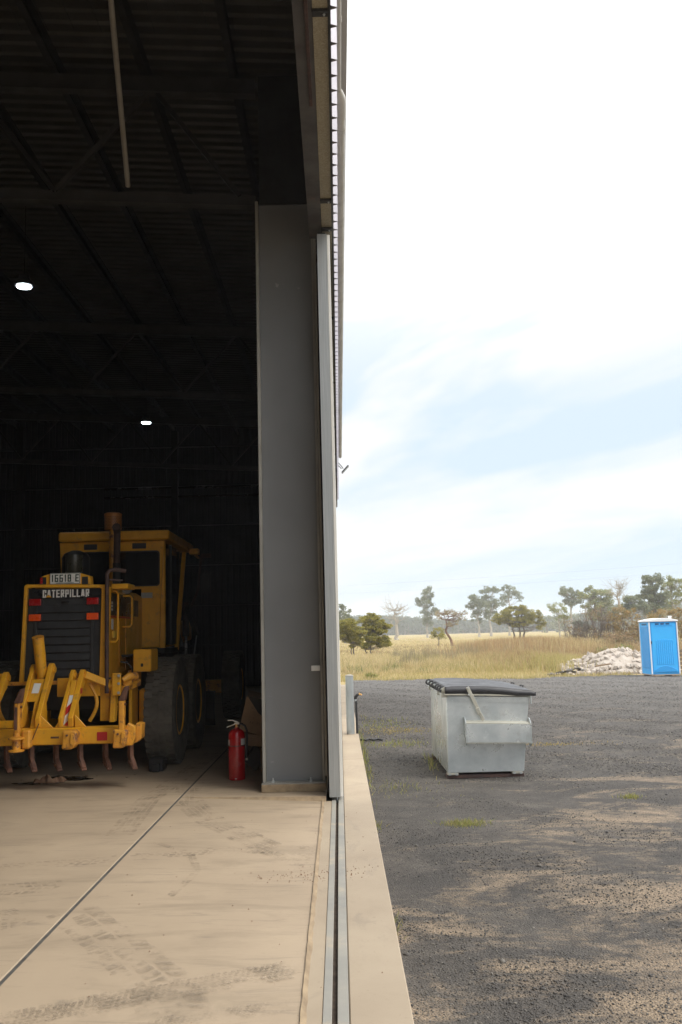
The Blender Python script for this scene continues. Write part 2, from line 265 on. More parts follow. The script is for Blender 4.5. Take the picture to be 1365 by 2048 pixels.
# ---- yard gravel
def gravel():
    m = bpy.data.materials.new('yard_gravel'); m.use_nodes = True; nt = m.node_tree; L = nt.links
    b = nt.nodes['Principled BSDF']; b.inputs['Roughness'].default_value = 0.9; b.inputs['Specular IOR Level'].default_value = 0.3
    geo = nt.nodes.new('ShaderNodeNewGeometry'); P = geo.outputs['Position']
    def noise(scale, det, rough, st=(1, 1, 1), dist=0.0, rot=0):
        mp = nt.nodes.new('ShaderNodeMapping'); mp.inputs['Scale'].default_value = st; mp.inputs['Rotation'].default_value = (0, 0, R(rot)); L.new(P, mp.inputs[0])
        n = nn(nt, 'ShaderNodeTexNoise', Scale=scale, Detail=det, Roughness=rough, Distortion=dist); L.new(mp.outputs[0], n.inputs['Vector']); return n.outputs['Fac']
    def math_(op, a, c=None, clamp=False):
        n = nt.nodes.new('ShaderNodeMath'); n.operation = op; n.use_clamp = clamp
        for i, v in enumerate((a, c)):
            if v is None: continue
            if isinstance(v, (int, float)): n.inputs[i].default_value = v
            else: L.new(v, n.inputs[i])
        return n.outputs[0]
    def rng_(v, a, bb, c=0, d=1):
        r = nt.nodes.new('ShaderNodeMapRange'); r.inputs[1].default_value = a; r.inputs[2].default_value = bb; r.inputs[3].default_value = c; r.inputs[4].default_value = d; L.new(v, r.inputs[0]); return r.outputs[0]
    def mixc(f, a, c):
        mx = nt.nodes.new('ShaderNodeMix'); mx.data_type = 'RGBA'
        if isinstance(f, float): mx.inputs[0].default_value = f
        else: L.new(f, mx.inputs[0])
        for i, v in ((6, a), (7, c)):
            if isinstance(v, tuple): mx.inputs[i].default_value = c4(v)
            else: L.new(v, mx.inputs[i])
        return mx.outputs[2]
    vo = nn(nt, 'ShaderNodeTexVoronoi', Scale=70.0); L.new(P, vo.inputs['Vector'])
    vsep = nt.nodes.new('ShaderNodeSeparateColor'); L.new(vo.outputs['Color'], vsep.inputs[0])
    stone = mixc(vsep.outputs[0], (0.050, 0.046, 0.043), (0.095, 0.088, 0.082))
    stone = mixc(rng_(vsep.outputs[1], 0.95, 0.965), stone, (0.20, 0.18, 0.155))
    g1 = rng_(noise(22, 5, 0.85), 0.36, 0.64); g2 = rng_(noise(6.5, 6, 0.8), 0.4, 0.62)
    stone = mixc(math_('MULTIPLY', g1, 0.55), stone, (0.15, 0.137, 0.122)); stone = mixc(math_('MULTIPLY', g2, 0.35), stone, (0.045, 0.042, 0.04))
    g3 = rng_(noise(3.0, 9, 0.85, (0.8, 1.0, 1)), 0.40, 0.62)
    sp = nt.nodes.new('ShaderNodeSeparateXYZ'); L.new(P, sp.inputs[0])
    far = rng_(sp.outputs['Y'], 14, 34)
    grey = mixc(rng_(noise(0.5, 7, 0.7, (0.35, 1.6, 1), 0.6, -18), 0.36, 0.62), (0.115, 0.108, 0.101), (0.20, 0.19, 0.176))
    grey = mixc(math_('MULTIPLY', g3, 0.6), grey, (0.085, 0.080, 0.075))
    grey = mixc(math_('MULTIPLY', g2, 0.5), grey, (0.07, 0.067, 0.064)); grey = mixc(math_('MULTIPLY', g1, 0.4), grey, (0.20, 0.19, 0.175))
    mott = mixc(rng_(noise(1.7, 7, 0.7, (1, 1, 1), 0.6), 0.42, 0.62), (0.052, 0.047, 0.043), (0.135, 0.117, 0.098))
    stone = mixc(0.5, stone, mott); stone = mixc(math_('MULTIPLY', g3, 0.5), stone, (0.042, 0.038, 0.035))
    base = mixc(math_('MULTIPLY', far, 0.8), stone, grey)
    # compacted pale sand showing through, most of it worn in on the near right
    near = rng_(sp.outputs['Y'], 3.5, 10.5, 0.21, -0.03)
    side = rng_(sp.outputs['X'], 0.5, 2.6, -0.10, 0.03)
    big = noise(0.9, 8, 0.68, (0.9, 1.5, 1), 0.8, 14)
    fine = noise(7, 6, 0.75, (0.8, 1.3, 1), 0.5)
    s = math_('ADD', math_('ADD', big, math_('MULTIPLY', fine, 0.35)), math_('ADD', near, side))
    sandf = math_('MULTIPLY', rng_(s, 0.70, 0.86), math_('ADD', math_('MULTIPLY', rng_(vsep.outputs[2], 0.2, 0.6), 0.45), 0.5), True)
    base = mixc(math_('MULTIPLY', sandf, rng_(sp.outputs['Y'], 11, 24, 0.85, 0.18)), base, (0.33, 0.25, 0.17))
    L.new(base, b.inputs['Base Color'])
    h = math_('ADD', math_('MULTIPLY', vo.outputs['Distance'], -1.0), math_('MULTIPLY', noise(25, 6, 0.7), 0.8))
    bp = nn(nt, 'ShaderNodeBump', Strength=0.8, Distance=0.015); L.new(h, bp.inputs['Height']); L.new(bp.outputs[0], b.inputs['Normal'])
    return m
M['gravel'] = gravel()
def fieldmat():
    m = bpy.data.materials.new('dry_pasture'); m.use_nodes = True; nt = m.node_tree; L = nt.links
    b = nt.nodes['Principled BSDF']; b.inputs['Roughness'].default_value = 0.95; b.inputs['Specular IOR Level'].default_value = 0.1
    geo = nt.nodes.new('ShaderNodeNewGeometry'); P = geo.outputs['Position']
    mp = nt.nodes.new('ShaderNodeMapping'); mp.inputs['Scale'].default_value = (0.5, 0.22, 1); L.new(P, mp.inputs[0])
    n = nn(nt, 'ShaderNodeTexNoise', Scale=0.16, Detail=9.0, Roughness=0.65); L.new(mp.outputs[0], n.inputs['Vector'])
    r = nt.nodes.new('ShaderNodeValToRGB'); e = r.color_ramp.elements
    e[0].position = 0.34; e[0].color = (0.27, 0.19, 0.10, 1); e[1].position = 0.66; e[1].color = (0.37, 0.29, 0.15, 1)
    x = e.new(0.5); x.color = (0.33, 0.26, 0.12, 1); x = e.new(0.58); x.color = (0.29, 0.25, 0.10, 1)
    L.new(n.outputs['Fac'], r.inputs[0])
    n2 = nn(nt, 'ShaderNodeTexNoise', Scale=2.5, Detail=6.0, Roughness=0.7); L.new(P, n2.inputs['Vector'])
    r2 = nt.nodes.new('ShaderNodeValToRGB'); r2.color_ramp.elements[0].position = 0.5; r2.color_ramp.elements[1].position = 0.7; L.new(n2.outputs['Fac'], r2.inputs[0])
    mx = nt.nodes.new('ShaderNodeMix'); mx.data_type = 'RGBA'; L.new(r2.outputs[0], mx.inputs[0]); L.new(r.outputs[0], mx.inputs[6]); mx.inputs[7].default_value = (0.24, 0.17, 0.08, 1)
    L.new(mx.outputs[2], b.inputs['Base Color'])
    return m
M['field'] = fieldmat()

# ------------------------------------------------------------------ mesh helpers
class MB:
    def __init__(s): s.v = []; s.f = []
    def add(s, vs, fs):
        o = len(s.v); s.v += [tuple(v) for v in vs]; s.f += [tuple(i + o for i in f) for f in fs]; return s
    def box(s, x0, x1, y0, y1, z0, z1):
        return s.add([(x, y, z) for x in (x0, x1) for y in (y0, y1) for z in (z0, z1)],
                     [(0, 1, 3, 2), (4, 6, 7, 5), (0, 4, 5, 1), (2, 3, 7, 6), (0, 2, 6, 4), (1, 5, 7, 3)])
    def hexa(s, lo, hi):  # two quads of four points
        return s.add(list(lo) + list(hi), [(3, 2, 1, 0), (4, 5, 6, 7), (0, 1, 5, 4), (1, 2, 6, 5), (2, 3, 7, 6), (3, 0, 4, 7)])
    def bar(s, a, b, w, h, upv=(0, 0, 1)):
        a = Vector(a); b = Vector(b); d = (b - a).normalized(); u = Vector(upv)
        if abs(d.dot(u)) > 0.98: u = Vector((0, 1, 0))
        r_ = d.cross(u).normalized(); u = r_.cross(d)
        q = [(-1, -1), (1, -1), (1, 1), (-1, 1)]
        return s.hexa([a + r_ * (i * w / 2) + u * (j * h / 2) for i, j in q], [b + r_ * (i * w / 2) + u * (j * h / 2) for i, j in q])
    def tube(s, pts, r, n=8, cap=True):
        pts = [Vector(p) for p in pts]; rs = r if isinstance(r, (list, tuple)) else [r] * len(pts)
        ref = None; vs = []
        for i, p in enumerate(pts):
            d = (pts[min(i + 1, len(pts) - 1)] - pts[max(i - 1, 0)]).normalized()
            if ref is None:
                ref = d.orthogonal().normalized()
            ref = (ref - d * ref.dot(d)).normalized(); o = d.cross(ref)
            for k in range(n):
                a = 2 * math.pi * k / n
                vs.append(p + (ref * math.cos(a) + o * math.sin(a)) * rs[i])
        fs = []
        for i in range(len(pts) - 1):
            for k in range(n):
                fs.append((i * n + k, i * n + (k + 1) % n, (i + 1) * n + (k + 1) % n, (i + 1) * n + k))
        if cap: fs.append(tuple(range(n - 1, -1, -1))); fs.append(tuple((len(pts) - 1) * n + k for k in range(n)))
        return s.add(vs, fs)
    def lathe(s, prof, c, axis='Z', n=24):
        vs = []
        for r, h in prof:
            for k in range(n):
                a = 2 * math.pi * k / n; u, v = r * math.cos(a), r * math.sin(a)
                if axis == 'Z': vs.append((c[0] + u, c[1] + v, c[2] + h))
                elif axis == 'X': vs.append((c[0] + h, c[1] + u, c[2] + v))
                else: vs.append((c[0] + u, c[1] + h, c[2] + v))
        fs = [(i * n + k, i * n + (k + 1) % n, (i + 1) * n + (k + 1) % n, (i + 1) * n + k) for i in range(len(prof) - 1) for k in range(n)]
        if prof[0][0] > 1e-4: fs.append(tuple(range(n - 1, -1, -1)))
        if prof[-1][0] > 1e-4: fs.append(tuple((len(prof) - 1) * n + k for k in range(n)))
        return s.add(vs, fs)
    def prism(s, poly, axis, a0, a1):
        def P(u, v, w):
            return {'X': (w, u, v), 'Y': (u, w, v), 'Z': (u, v, w)}[axis]
        n = len(poly)
        return s.add([P(u, v, a0) for u, v in poly] + [P(u, v, a1) for u, v in poly],
                     [tuple(range(n)), tuple(range(2 * n - 1, n - 1, -1))] + [(i, (i + 1) % n, n + (i + 1) % n, n + i) for i in range(n)])
    def build(s, name, m, parent=None, bev=0.0, smooth=None, kind=None, label=None, thick=None, seg=1):
        off = Vector((0, 0, 0))
        if parent is not None:
            p = parent
            while p is not None: off += p.location; p = p.parent
        me = bpy.data.meshes.new(name)
        me.from_pydata([(v[0] - off.x, v[1] - off.y, v[2] - off.z) for v in s.v], [], s.f)
        bm = bmesh.new(); bm.from_mesh(me); bmesh.ops.recalc_face_normals(bm, faces=bm.faces); bm.to_mesh(me); bm.free()
        me.materials.append(m)
        if smooth is not None:
            me.polygons.foreach_set('use_smooth', [True] * len(me.polygons)); me.set_sharp_from_angle(angle=R(smooth))
        o = bpy.data.objects.new(name, me); col.objects.link(o); o.parent = parent
        if thick:
            md = o.modifiers.new('thickness', 'SOLIDIFY'); md.thickness = thick; md.offset = 0
        if bev:
            md = o.modifiers.new('bevel', 'BEVEL'); md.width = bev; md.segments = seg; md.limit_method = 'ANGLE'; md.angle_limit = R(40)
        if kind: o['kind'] = kind
        if label: o['label'] = label
        return o
def box(*a): return MB().box(*a)
def tag(o, label=None, cat=None, group=None, kind=None):
    for k, v in (('label', label), ('category', cat), ('group', group), ('kind', kind)):
        if v: o[k] = v
    return o
def thing(name, loc, label, cat, group=None):
    o = bpy.data.objects.new(name, None); o.empty_display_size = 0.2; col.objects.link(o); o.location = loc
    return tag(o, label, cat, group)
def solo(name, mb, m, loc, label, cat, group=None, **kw):   # a thing that is one mesh
    me_o = mb.build(name, m, None, **kw)
    me_o.data.transform(Matrix.Translation(-Vector(loc))); me_o.location = loc
    return tag(me_o, label, cat, group)
def part(me, name, parent, loc, rot=(0, 0, 0), scale=(1, 1, 1)):      # mesh-sharing part at a world location
    off = Vector((0, 0, 0)); p = parent
    while p is not None: off += p.location; p = p.parent
    o = bpy.data.objects.new(name, me); col.objects.link(o); o.parent = parent
    o.location = Vector(loc) - off; o.rotation_euler = rot; o.scale = scale
    return o
def npmesh(name, V, F, m, kind=None, parent=None, loc=None):
    me = bpy.data.meshes.new(name); k = F.shape[1]
    me.vertices.add(len(V)); me.vertices.foreach_set('co', V.astype(np.float32).ravel())
    me.loops.add(F.size); me.loops.foreach_set('vertex_index', F.astype(np.int32).ravel())
    me.polygons.add(len(F)); me.polygons.foreach_set('loop_start', np.arange(0, F.size, k, dtype=np.int32))
    me.update(calc_edges=True); me.materials.append(m)
    o = bpy.data.objects.new(name, me); col.objects.link(o)
    if parent is not None: o.parent = parent
    if loc is not None: o.location = loc
    if kind: o['kind'] = kind
    return o
GLY = {'C': [(1, .72, 1, 1), (1, 1, 0, 1), (0, 1, 0, 0), (0, 0, 1, 0), (1, 0, 1, .28)], 'A': [(0, 0, .32, 1), (.32, 1, .68, 1), (.68, 1, 1, 0), (.12, .26, .88, .26)],
 'T': [(0, 1, 1, 1), (.5, 1, .5, 0)], 'E': [(0, 0, 0, 1), (0, 1, 1, 1), (0, .5, .85, .5), (0, 0, 1, 0)], 'R': [(0, 0, 0, 1), (0, 1, 1, 1), (1, 1, 1, .5), (1, .5, 0, .5), (.55, .5, 1, 0)],
 'P': [(0, 0, 0, 1), (0, 1, 1, 1), (1, 1, 1, .45), (1, .45, 0, .45)], 'I': [(.5, 0, .5, 1)], 'L': [(0, 1, 0, 0), (0, 0, 1, 0)],
 '1': [(.2, .78, .55, 1), (.55, 1, .55, 0)], '6': [(1, 1, 0, 1), (0, 1, 0, 0), (0, 0, 1, 0), (1, 0, 1, .52), (1, .52, 0, .52)], '8': [(0, 0, 0, 1), (0, 1, 1, 1), (1, 1, 1, 0), (1, 0, 0, 0), (0, .5, 1, .5)], '\u00b7': [(.4, .5, .6, .5)]}
WID = {'I': 0.42, '1': 0.62, '\u00b7': 0.5}
def text_part(txt, name, m, parent, x0, x1, z0, z1, y, stroke=0.2, gap=0.10):
    """heavy condensed block lettering standing on a face that looks to -Y"""
    mb = MB(); ws = [WID.get(c, 1.0) for c in txt]; tot = sum(ws) + gap * (len(txt) - 1); k = (x1 - x0) / tot; x = x0; H = z1 - z0; st = stroke * H
    for c, w_ in zip(txt, ws):
        cw = w_ * k; a0, a1 = x + st / 2, x + cw - st / 2; b0, b1 = z0 + st / 2, z1 - st / 2
        if c == 'I': a0 = a1 = x + cw / 2
        for n_, (u0, v0, u1, v1) in enumerate(GLY[c]):
            p = Vector((a0 + (a1 - a0) * u0, 0, b0 + (b1 - b0) * v0)); q = Vector((a0 + (a1 - a0) * u1, 0, b0 + (b1 - b0) * v1)); d = (q - p).normalized(); r_ = Vector((-d.z, 0, d.x)) * st / 2
            if c != '\u00b7' and (abs(d.x) < .01 or abs(d.z) < .01): p = p - d * st * .5; q = q + d * st * .5
            ya = y - 0.0003 * n_
            mb.hexa([(v.x, ya, v.z) for v in (p - r_, q - r_, q + r_, p + r_)], [(v.x, ya + 0.004, v.z) for v in (p - r_, q - r_, q + r_, p + r_)])
        x += cw + gap * k
    return mb.build(name, m, parent)
def trap(p0, p1, pitch=0.2, depth=0.03, shape=((0, 0), (0.18, 0), (0.32, 1), (0.84, 1), (0.98, 0))):   # trapezoidal profile: list of (position, offset)
    L_ = []; p = p0
    while p < p1 - 1e-6:
        for a, d in shape:
            if p + a * pitch <= p1: L_.append((p + a * pitch, d * depth))
        p += pitch
    return L_
def stdmesh(fn, m, name, smooth=None):     # a bare mesh to be shared
    mb = MB(); fn(mb); o = mb.build(name, m, smooth=smooth); me = o.data; bpy.data.objects.remove(o); return me
bolt_me = stdmesh(lambda b: (b.lathe([(0.016, 0), (0.016, 0.012), (0.008, 0.012), (0.008, 0.03)], (0, 0, 0), n=6)), M['galv'], 'bolt')

# ------------------------------------------------------------------ ground
def hump(X, Y):
    h = 0.42 * np.exp(-((X - 7.6) / 2.6) ** 2 - ((Y - 44.5) / 3.0) ** 2) + 0.25 * np.exp(-((X - 11) / 4) ** 2 - ((Y - 52) / 5) ** 2)
    h = h + 0.05 * np.sin(X * 0.31 + 1) * np.sin(Y * 0.17) * (Y > 40)
    return -0.335 + h
gx = np.concatenate([np.linspace(-1400, -90, 14), np.linspace(-60, 90, 151), np.linspace(120, 1400, 14)])
gy = np.concatenate([np.linspace(-60, 30, 10), np.linspace(36, 130, 95), np.linspace(140, 400, 14), np.linspace(500, 1420, 10)])
GX, GY = np.meshgrid(gx, gy); GZ = hump(GX, GY)
V = np.stack([GX.ravel(), GY.ravel(), GZ.ravel()], 1); nx, ny = len(gx), len(gy)
ii, jj = np.meshgrid(np.arange(nx - 1), np.arange(ny - 1)); a = (jj * nx + ii).ravel()
F = np.stack([a, a + 1, a + nx + 1, a + nx], 1)
o = npmesh('field_ground', V, F, M['field'], 'structure'); tag(o, 'dry straw coloured pasture running back to the distant tree line', kind='structure')
# gravel yard: wavy far edge
def yard_edge(x): return 37.6 - 0.10 * x + 0.55 * math.sin(x * 0.8) + 0.30 * math.sin(x * 2.3 + 1) + 0.18 * math.sin(x * 6.1) + (0.3 if x < 3 else 0) * (3 - x) / 3
xs = np.concatenate([np.linspace(0.277, 14, 90), np.linspace(14.3, 80, 60)])
ys = np.concatenate([np.linspace(0, 0.5, 60)[:-1], np.linspace(0.5, 1, 40)])
V = []
for t in ys:
    for x in xs:
        ye = yard_edge(x); y = -32 + t * (ye + 32)
        z = -0.300 + 0.010 * math.sin(x * 1.3 + y * 0.7) + 0.006 * math.sin(y * 2.1 + x * 3.0)
        V.append((x, y, z))
V = np.array(V); nx, ny = len(xs), len(ys)
ii, jj = np.meshgrid(np.arange(nx - 1), np.arange(ny - 1)); a = (jj * nx + ii).ravel()
F = np.stack([a, a + 1, a + nx + 1, a + nx], 1)
o = npmesh('gravel_yard', V, F, M['gravel'], 'structure'); tag(o, 'dark gravel yard with patches of pale sand beside the shed', kind='structure')

# ------------------------------------------------------------------ concrete floor
flo = box(-20.1, 0.270, -21, 30.2, -0.33, -0.075).build('concrete_floor', M['joint']); tag(flo, 'dusty concrete floor of the shed with joints and tyre marks', kind='structure')
def slab(x0, x1, y0, y1, z1, name='concrete_panel', m=None, z00=-0.07):
    return box(x0, x1, y0, y1, z00, z1).build(name, m or M['concrete'], flo, bev=0.004)
# near panel tilts down to the door track
mb = MB(); mb.hexa([(-1.635, -21, -0.07), (-0.205, -21, -0.07), (-0.205, 9.42, -0.07), (-1.635, 9.42, -0.07)], [(-1.635, -21, 0), (-0.205, -21, -0.024), (-0.205, 9.42, -0.034), (-1.635, 9.62, 0)])
mb.build('concrete_panel', M['concrete'], flo, bev=0.004)
mb = MB(); mb.hexa([(-1.635, 9.64, -0.07), (-0.17, 9.44, -0.07), (-0.17, 30.2, -0.07), (-1.635, 30.2, -0.07)], [(-1.635, 9.64, 0.001), (-0.17, 9.44, 0.006), (-0.17, 30.2, 0), (-1.635, 30.2, 0)])
mb.build('concrete_panel', M['concrete'], flo, bev=0.004)
for i in range(4):
    x1 = -1.66 - i * 4.6; x0 = max(-20.1, x1 - 4.575)
    for y0, y1 in ((-21, -0.02), (0.01, 18.2), (18.225, 30.2)): slab(x0, x1, y0, y1, 0.0)
box(-1.6595, -1.6355, -21, 30.2, -0.07, -0.007).build('joint_filler', M['joint'], flo)
# chipped nib along the step and lip along the track
mb = MB()
xs_ = np.linspace(-1.60, -0.17, 34)
def steprow(x): t = (x + 1.635) / 1.465; return 9.63 - 0.20 * t
pv = []
for x in xs_:
    t = (x + 1.635) / 1.465; y = steprow(x)
    pv += [(x, y - 0.020 - 0.018 * t + random.uniform(-0.006, 0.006), -0.002 - 0.034 * t), (x, y + 0.012, 0.006 * t + random.uniform(-0.002, 0.003))]
mb.add(pv, [(2 * i, 2 * i + 2, 2 * i + 3, 2 * i + 1) for i in range(len(xs_) - 1)])
mb.build('chipped_step', M['concrete_nib'], flo)
mb = MB(); pv = []; yl = np.linspace(-6, 9.42, 180)
for y in yl:
    pv += [(-0.208 + random.uniform(-0.002, 0.002), y, -0.022), (-0.178 + random.uniform(-0.006, 0.006), y, -0.040)]
mb.add(pv, [(2 * i, 2 * i + 2, 2 * i + 3, 2 * i + 1) for i in range(len(yl) - 1)])
mb.build('chipped_lip', M['concrete_nib'], flo)
slab(-0.19, -0.112, -21, 9.43, -0.036, 'track_strip', M['concrete_out'])
trk = box(-0.112, -0.072, -21, 30.1, -0.05, -0.031).build('track_angle', M['angle_galv'], flo, bev=0.002)
box(-0.048, 0.002, -21, 30.1, -0.05, -0.031).build('track_angle', M['angle_galv'], flo, bev=0.002)
box(-0.0725, -0.0475, -21, 30.1, -0.07, -0.062).build('slot_bed', M['slot_dirt'], flo)
# angle legs dropping into the slot
box(-0.078, -0.0722, -21, 30.05, -0.068, -0.0515).build('track_leg', M['slot_dirt'], flo)
box(-0.0478, -0.042, -21, 30.05, -0.068, -0.0515).build('track_leg', M['slot_dirt'], flo)
for y0, y1 in ((-21, -0.5), (-0.49, 12.42), (12.43, 21.5), (21.51, 30.2)):
    box(0.004, 0.276, y0, y1, -0.33, -0.032).build('edge_slab', M['concrete_out'], flo, bev=0.006)

# tyre marks on the floor
def floor_z(x): return 0.003 if x < -1.635 else 0.003 - (x + 1.635) / 1.43 * 0.030 + 0.001
def lugs(path, width, rows, cell, m, label, skew=0.5, fill=0.62):
    """tread print: rows of skewed lugs following a path of (x, y)"""
    mb = MB(); P = [Vector((p[0], p[1], 0)) for p in path]
    seglen = [(P[i + 1] - P[i]).length for i in range(len(P) - 1)]; tot = sum(seglen); n = int(tot / cell)
    for k in range(n):
        s = k * cell; i = 0
        while i < len(seglen) - 1 and s > seglen[i]: s -= seglen[i]; i += 1
        d = (P[i + 1] - P[i]).normalized(); c = P[i] + d * s; q = Vector((-d.y, d.x, 0))
        for r in range(rows):
            o_ = (r + 0.5) / rows - 0.5; cw = width / rows
            sk = skew * (1 if o_ > 0 else -1)
            c0 = c + q * (o_ * width) + d * (cell * 0.5 * (r % 2) + random.uniform(-.1, .1) * cell)
            hw, hl = cw * fill * 0.5 * random.uniform(.85, 1.1), cell * fill * 0.5 * random.uniform(.8, 1.1)
            pts = [c0 - q * hw - d * (hl + sk * hl), c0 + q * hw - d * (hl - sk * hl), c0 + q * hw + d * (hl + sk * hl), c0 - q * hw + d * (hl - sk * hl)]
            if any(p.x > -0.22 or abs(p.x + 1.645) < 0.02 for p in pts): continue
            zz = [floor_z(p.x) for p in pts]
            mb.add([(p.x, p.y, z) for p, z in zip(pts, zz)], [(0, 1, 2, 3)])
    o = mb.build('tyre_marks', m, flo, kind='stuff'); return o
lugs([(-1.5, 4.15), (-0.95, 4.47), (-0.55, 4.70), (-0.22, 4.82)], 0.16, 5, 0.030, M['rubber_mark'], '', 0.2, 0.7)
lugs([(-2.4, 3.9), (-1.5, 4.15), (-0.95, 4.47), (-0.22, 4.82)], 0.24, 5, 0.035, M['dust_mark'], '', 0.2, 0.8)
lugs([(-1.62, 5.75), (-1.25, 5.2), (-0.9, 4.65), (-0.72, 4.2)], 0.34, 3, 0.085, M['dust_mark'], '', 0.6, 0.84)
lugs([(-1.1, 4.05), (-0.7, 4.2), (-0.22, 4.36)], 0.14, 5, 0.03, M['dust_mark'], '', 0.2, 0.8)
lugs([(-1.9, 5.7), (-2.6, 5.2), (-3.2, 4.9)], 0.4, 5, 0.05, M['dust_mark'], '', 0.4, 0.8)
lugs([(-0.25, 6.9), (-0.7, 7.6), (-1.2, 8.5), (-1.5, 9.3), (-1.7, 10.6)], 0.30, 6, 0.05, M['dust_mark'], '', 0.2, 0.86)
lugs([(-0.23, 7.35), (-1.0, 7.3), (-1.9, 7.0), (-2.9, 6.8)], 0.22, 4, 0.06, M['dust_mark'], '', 0.3, 0.7)
lugs([(-1.1, 6.1), (-1.02, 6.7), (-1.15, 7.2), (-1.5, 7.6)], 0.06, 2, 0.05, M['dust_mark'], '', 0.2, 0.9)
lugs([(-1.9, 6.35), (-3.4, 6.1), (-4.2, 6.0)], 0.3, 4, 0.05, M['dust_mark'], '', 0.4, 0.8)
lugs([(-1.85, 7.9), (-1.95, 9.5), (-1.85, 11.4), (-1.75, 14)], 0.24, 5, 0.05, M['dust_mark'], '', 0.2, 0.86)
# crumbs of gravel carried across the track
mb = MB()
for i in range(260):
    x = random.triangular(-0.75, 0.27, 0.02); y = 6.62 + random.gauss(0, 0.10) + 0.15 * x
    if i > 190: x = random.uniform(-1.5, 0.2); y = random.uniform(4, 9)
    if -0.115 < x < 0.003: continue
    z = -0.031 if x > 0 else floor_z(x) - 0.002
    if -0.2 < x <= -0.115: z = -0.036
    s = random.uniform(0.002, 0.0065)
    mb.add([(x + s, y, z), (x - s * .5, y + s * .8, z), (x - s * .6, y - s * .8, z), (x, y, z + s)], [(0, 1, 3), (1, 2, 3), (2, 0, 3), (0, 2, 1)])
mb.build('grit', M['stone_rust'], flo, kind='stuff')

# ------------------------------------------------------------------ the shed
shed = thing('machinery_shed', (-0.5, 10.0, 0), 'large open steel framed machinery shed with dark interior filling the left half', 'shed')
Y0, Y1 = -21.0, 30.0
def roofz(x): return 8.235 + 0.055 * (-x) if x > -10.2 else 8.235 + 0.055 * 10.2 * 2 + 0.055 * x
# roof sheets: ribs run down the slope
mb = MB(); prof = trap(Y0 - 0.3, Y1 + 0.3, 0.2, 0.03)
for xa, xb in ((-20.3, -10.2), (-10.2, 0.12)):
    v = []
    for y, d in prof: v += [(xa, y, roofz(xa) + d), (xb, y, roofz(xb) + d)]
    mb.add(v, [(2 * i, 2 * i + 1, 2 * i + 3, 2 * i + 2) for i in range(len(prof) - 1)])
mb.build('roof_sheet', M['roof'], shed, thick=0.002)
# walls
def wall_sheet(name, ax, at, a0, a1, ztop, m, z0=0.0, out=1, shape=((0, 0), (0.18, 0), (0.32, 1), (0.84, 1), (0.98, 0)), depth=0.03, pitch=0.2):
    mb = MB(); v = []; pr = trap(a0, a1, pitch, depth * out, shape)
    for a_, d in pr:
        zt = ztop(a_) if callable(ztop) else ztop
        v += ([(at + d, a_, z0), (at + d, a_, zt)] if ax == 'X' else [(a_, at + d, z0), (a_, at + d, zt)])
    mb.add(v, [(2 * i, 2 * i + 1, 2 * i + 3, 2 * i + 2) for i in range(len(pr) - 1)])
    return mb.build(name, m, shed, thick=0.002)
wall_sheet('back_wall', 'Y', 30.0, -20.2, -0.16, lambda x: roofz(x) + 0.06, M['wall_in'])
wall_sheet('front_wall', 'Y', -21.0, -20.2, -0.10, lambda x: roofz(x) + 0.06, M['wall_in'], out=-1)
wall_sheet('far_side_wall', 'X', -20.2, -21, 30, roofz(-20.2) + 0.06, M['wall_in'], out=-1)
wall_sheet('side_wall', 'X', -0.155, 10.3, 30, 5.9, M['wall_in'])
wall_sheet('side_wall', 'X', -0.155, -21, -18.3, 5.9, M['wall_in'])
wall_sheet('upper_cladding', 'X', 0.047, -21, 30, 8.20, M['clad'], z0=5.955, depth=0.044, pitch=0.2, shape=((0, 0), (0.76, 0), (0.85, 1), (0.91, 1), (0.99, 0)))
# girts on the back and side walls
for z in (1.3, 2.6, 3.9, 5.2, 6.5, 7.8):
    box(-20.1, -0.2, 29.80, 29.98, z, z + 0.06).build('girt', M['wall_in'], shed)
    if z < 5.5: box(-0.36, -0.16, 10.4, 29.78, z, z + 0.06).build('girt', M['dark_steel'], shed)
for x in (-5.2, -10.2, -15.2): box(x - .1, x + .1, 29.5, 29.79, 0, roofz(x) - 0.25).build('wall_column', M['dark_steel'], shed)
# two glossy tubes added on the back wall to catch the lamp's reflection
for z in (6.13, 6.42): MB().tube([(-7.5, 29.66, z), (-1.5, 29.66, z)], 0.03, 12).build('glint_tube', M['glint'], shed, smooth=40)
# purlins
for k in range(19):
    x = -1.12 - 1.04 * k
    z = roofz(x)
    mb = MB(); mb.box(x - 0.005, x + 0.005, Y0, Y1, z - 0.225, z - 0.003); mb.box(x + 0.005, x + 0.075, Y0, Y1, z - 0.225, z - 0.219); mb.box(x + 0.005, x + 0.075, Y0, Y1, z - 0.012, z - 0.006)
    mb.build('purlin', M['dark_steel'], shed)
box(-0.19, -0.165, Y0, Y1, 7.99, 8.2).build('purlin', M['dark_steel'], shed)
# roof mesh safety wires between the near purlins
mb = MB()
for k in range(14): mb.bar((-0.4 - 0.3 * k, 2.5, roofz(-0.4 - .3 * k) - 0.012), (-0.4 - 0.3 * k, 9.6, roofz(-0.4 - .3 * k) - 0.012), 0.006, 0.006)
mb.build('safety_mesh', M['dark_steel'], shed, kind='stuff')
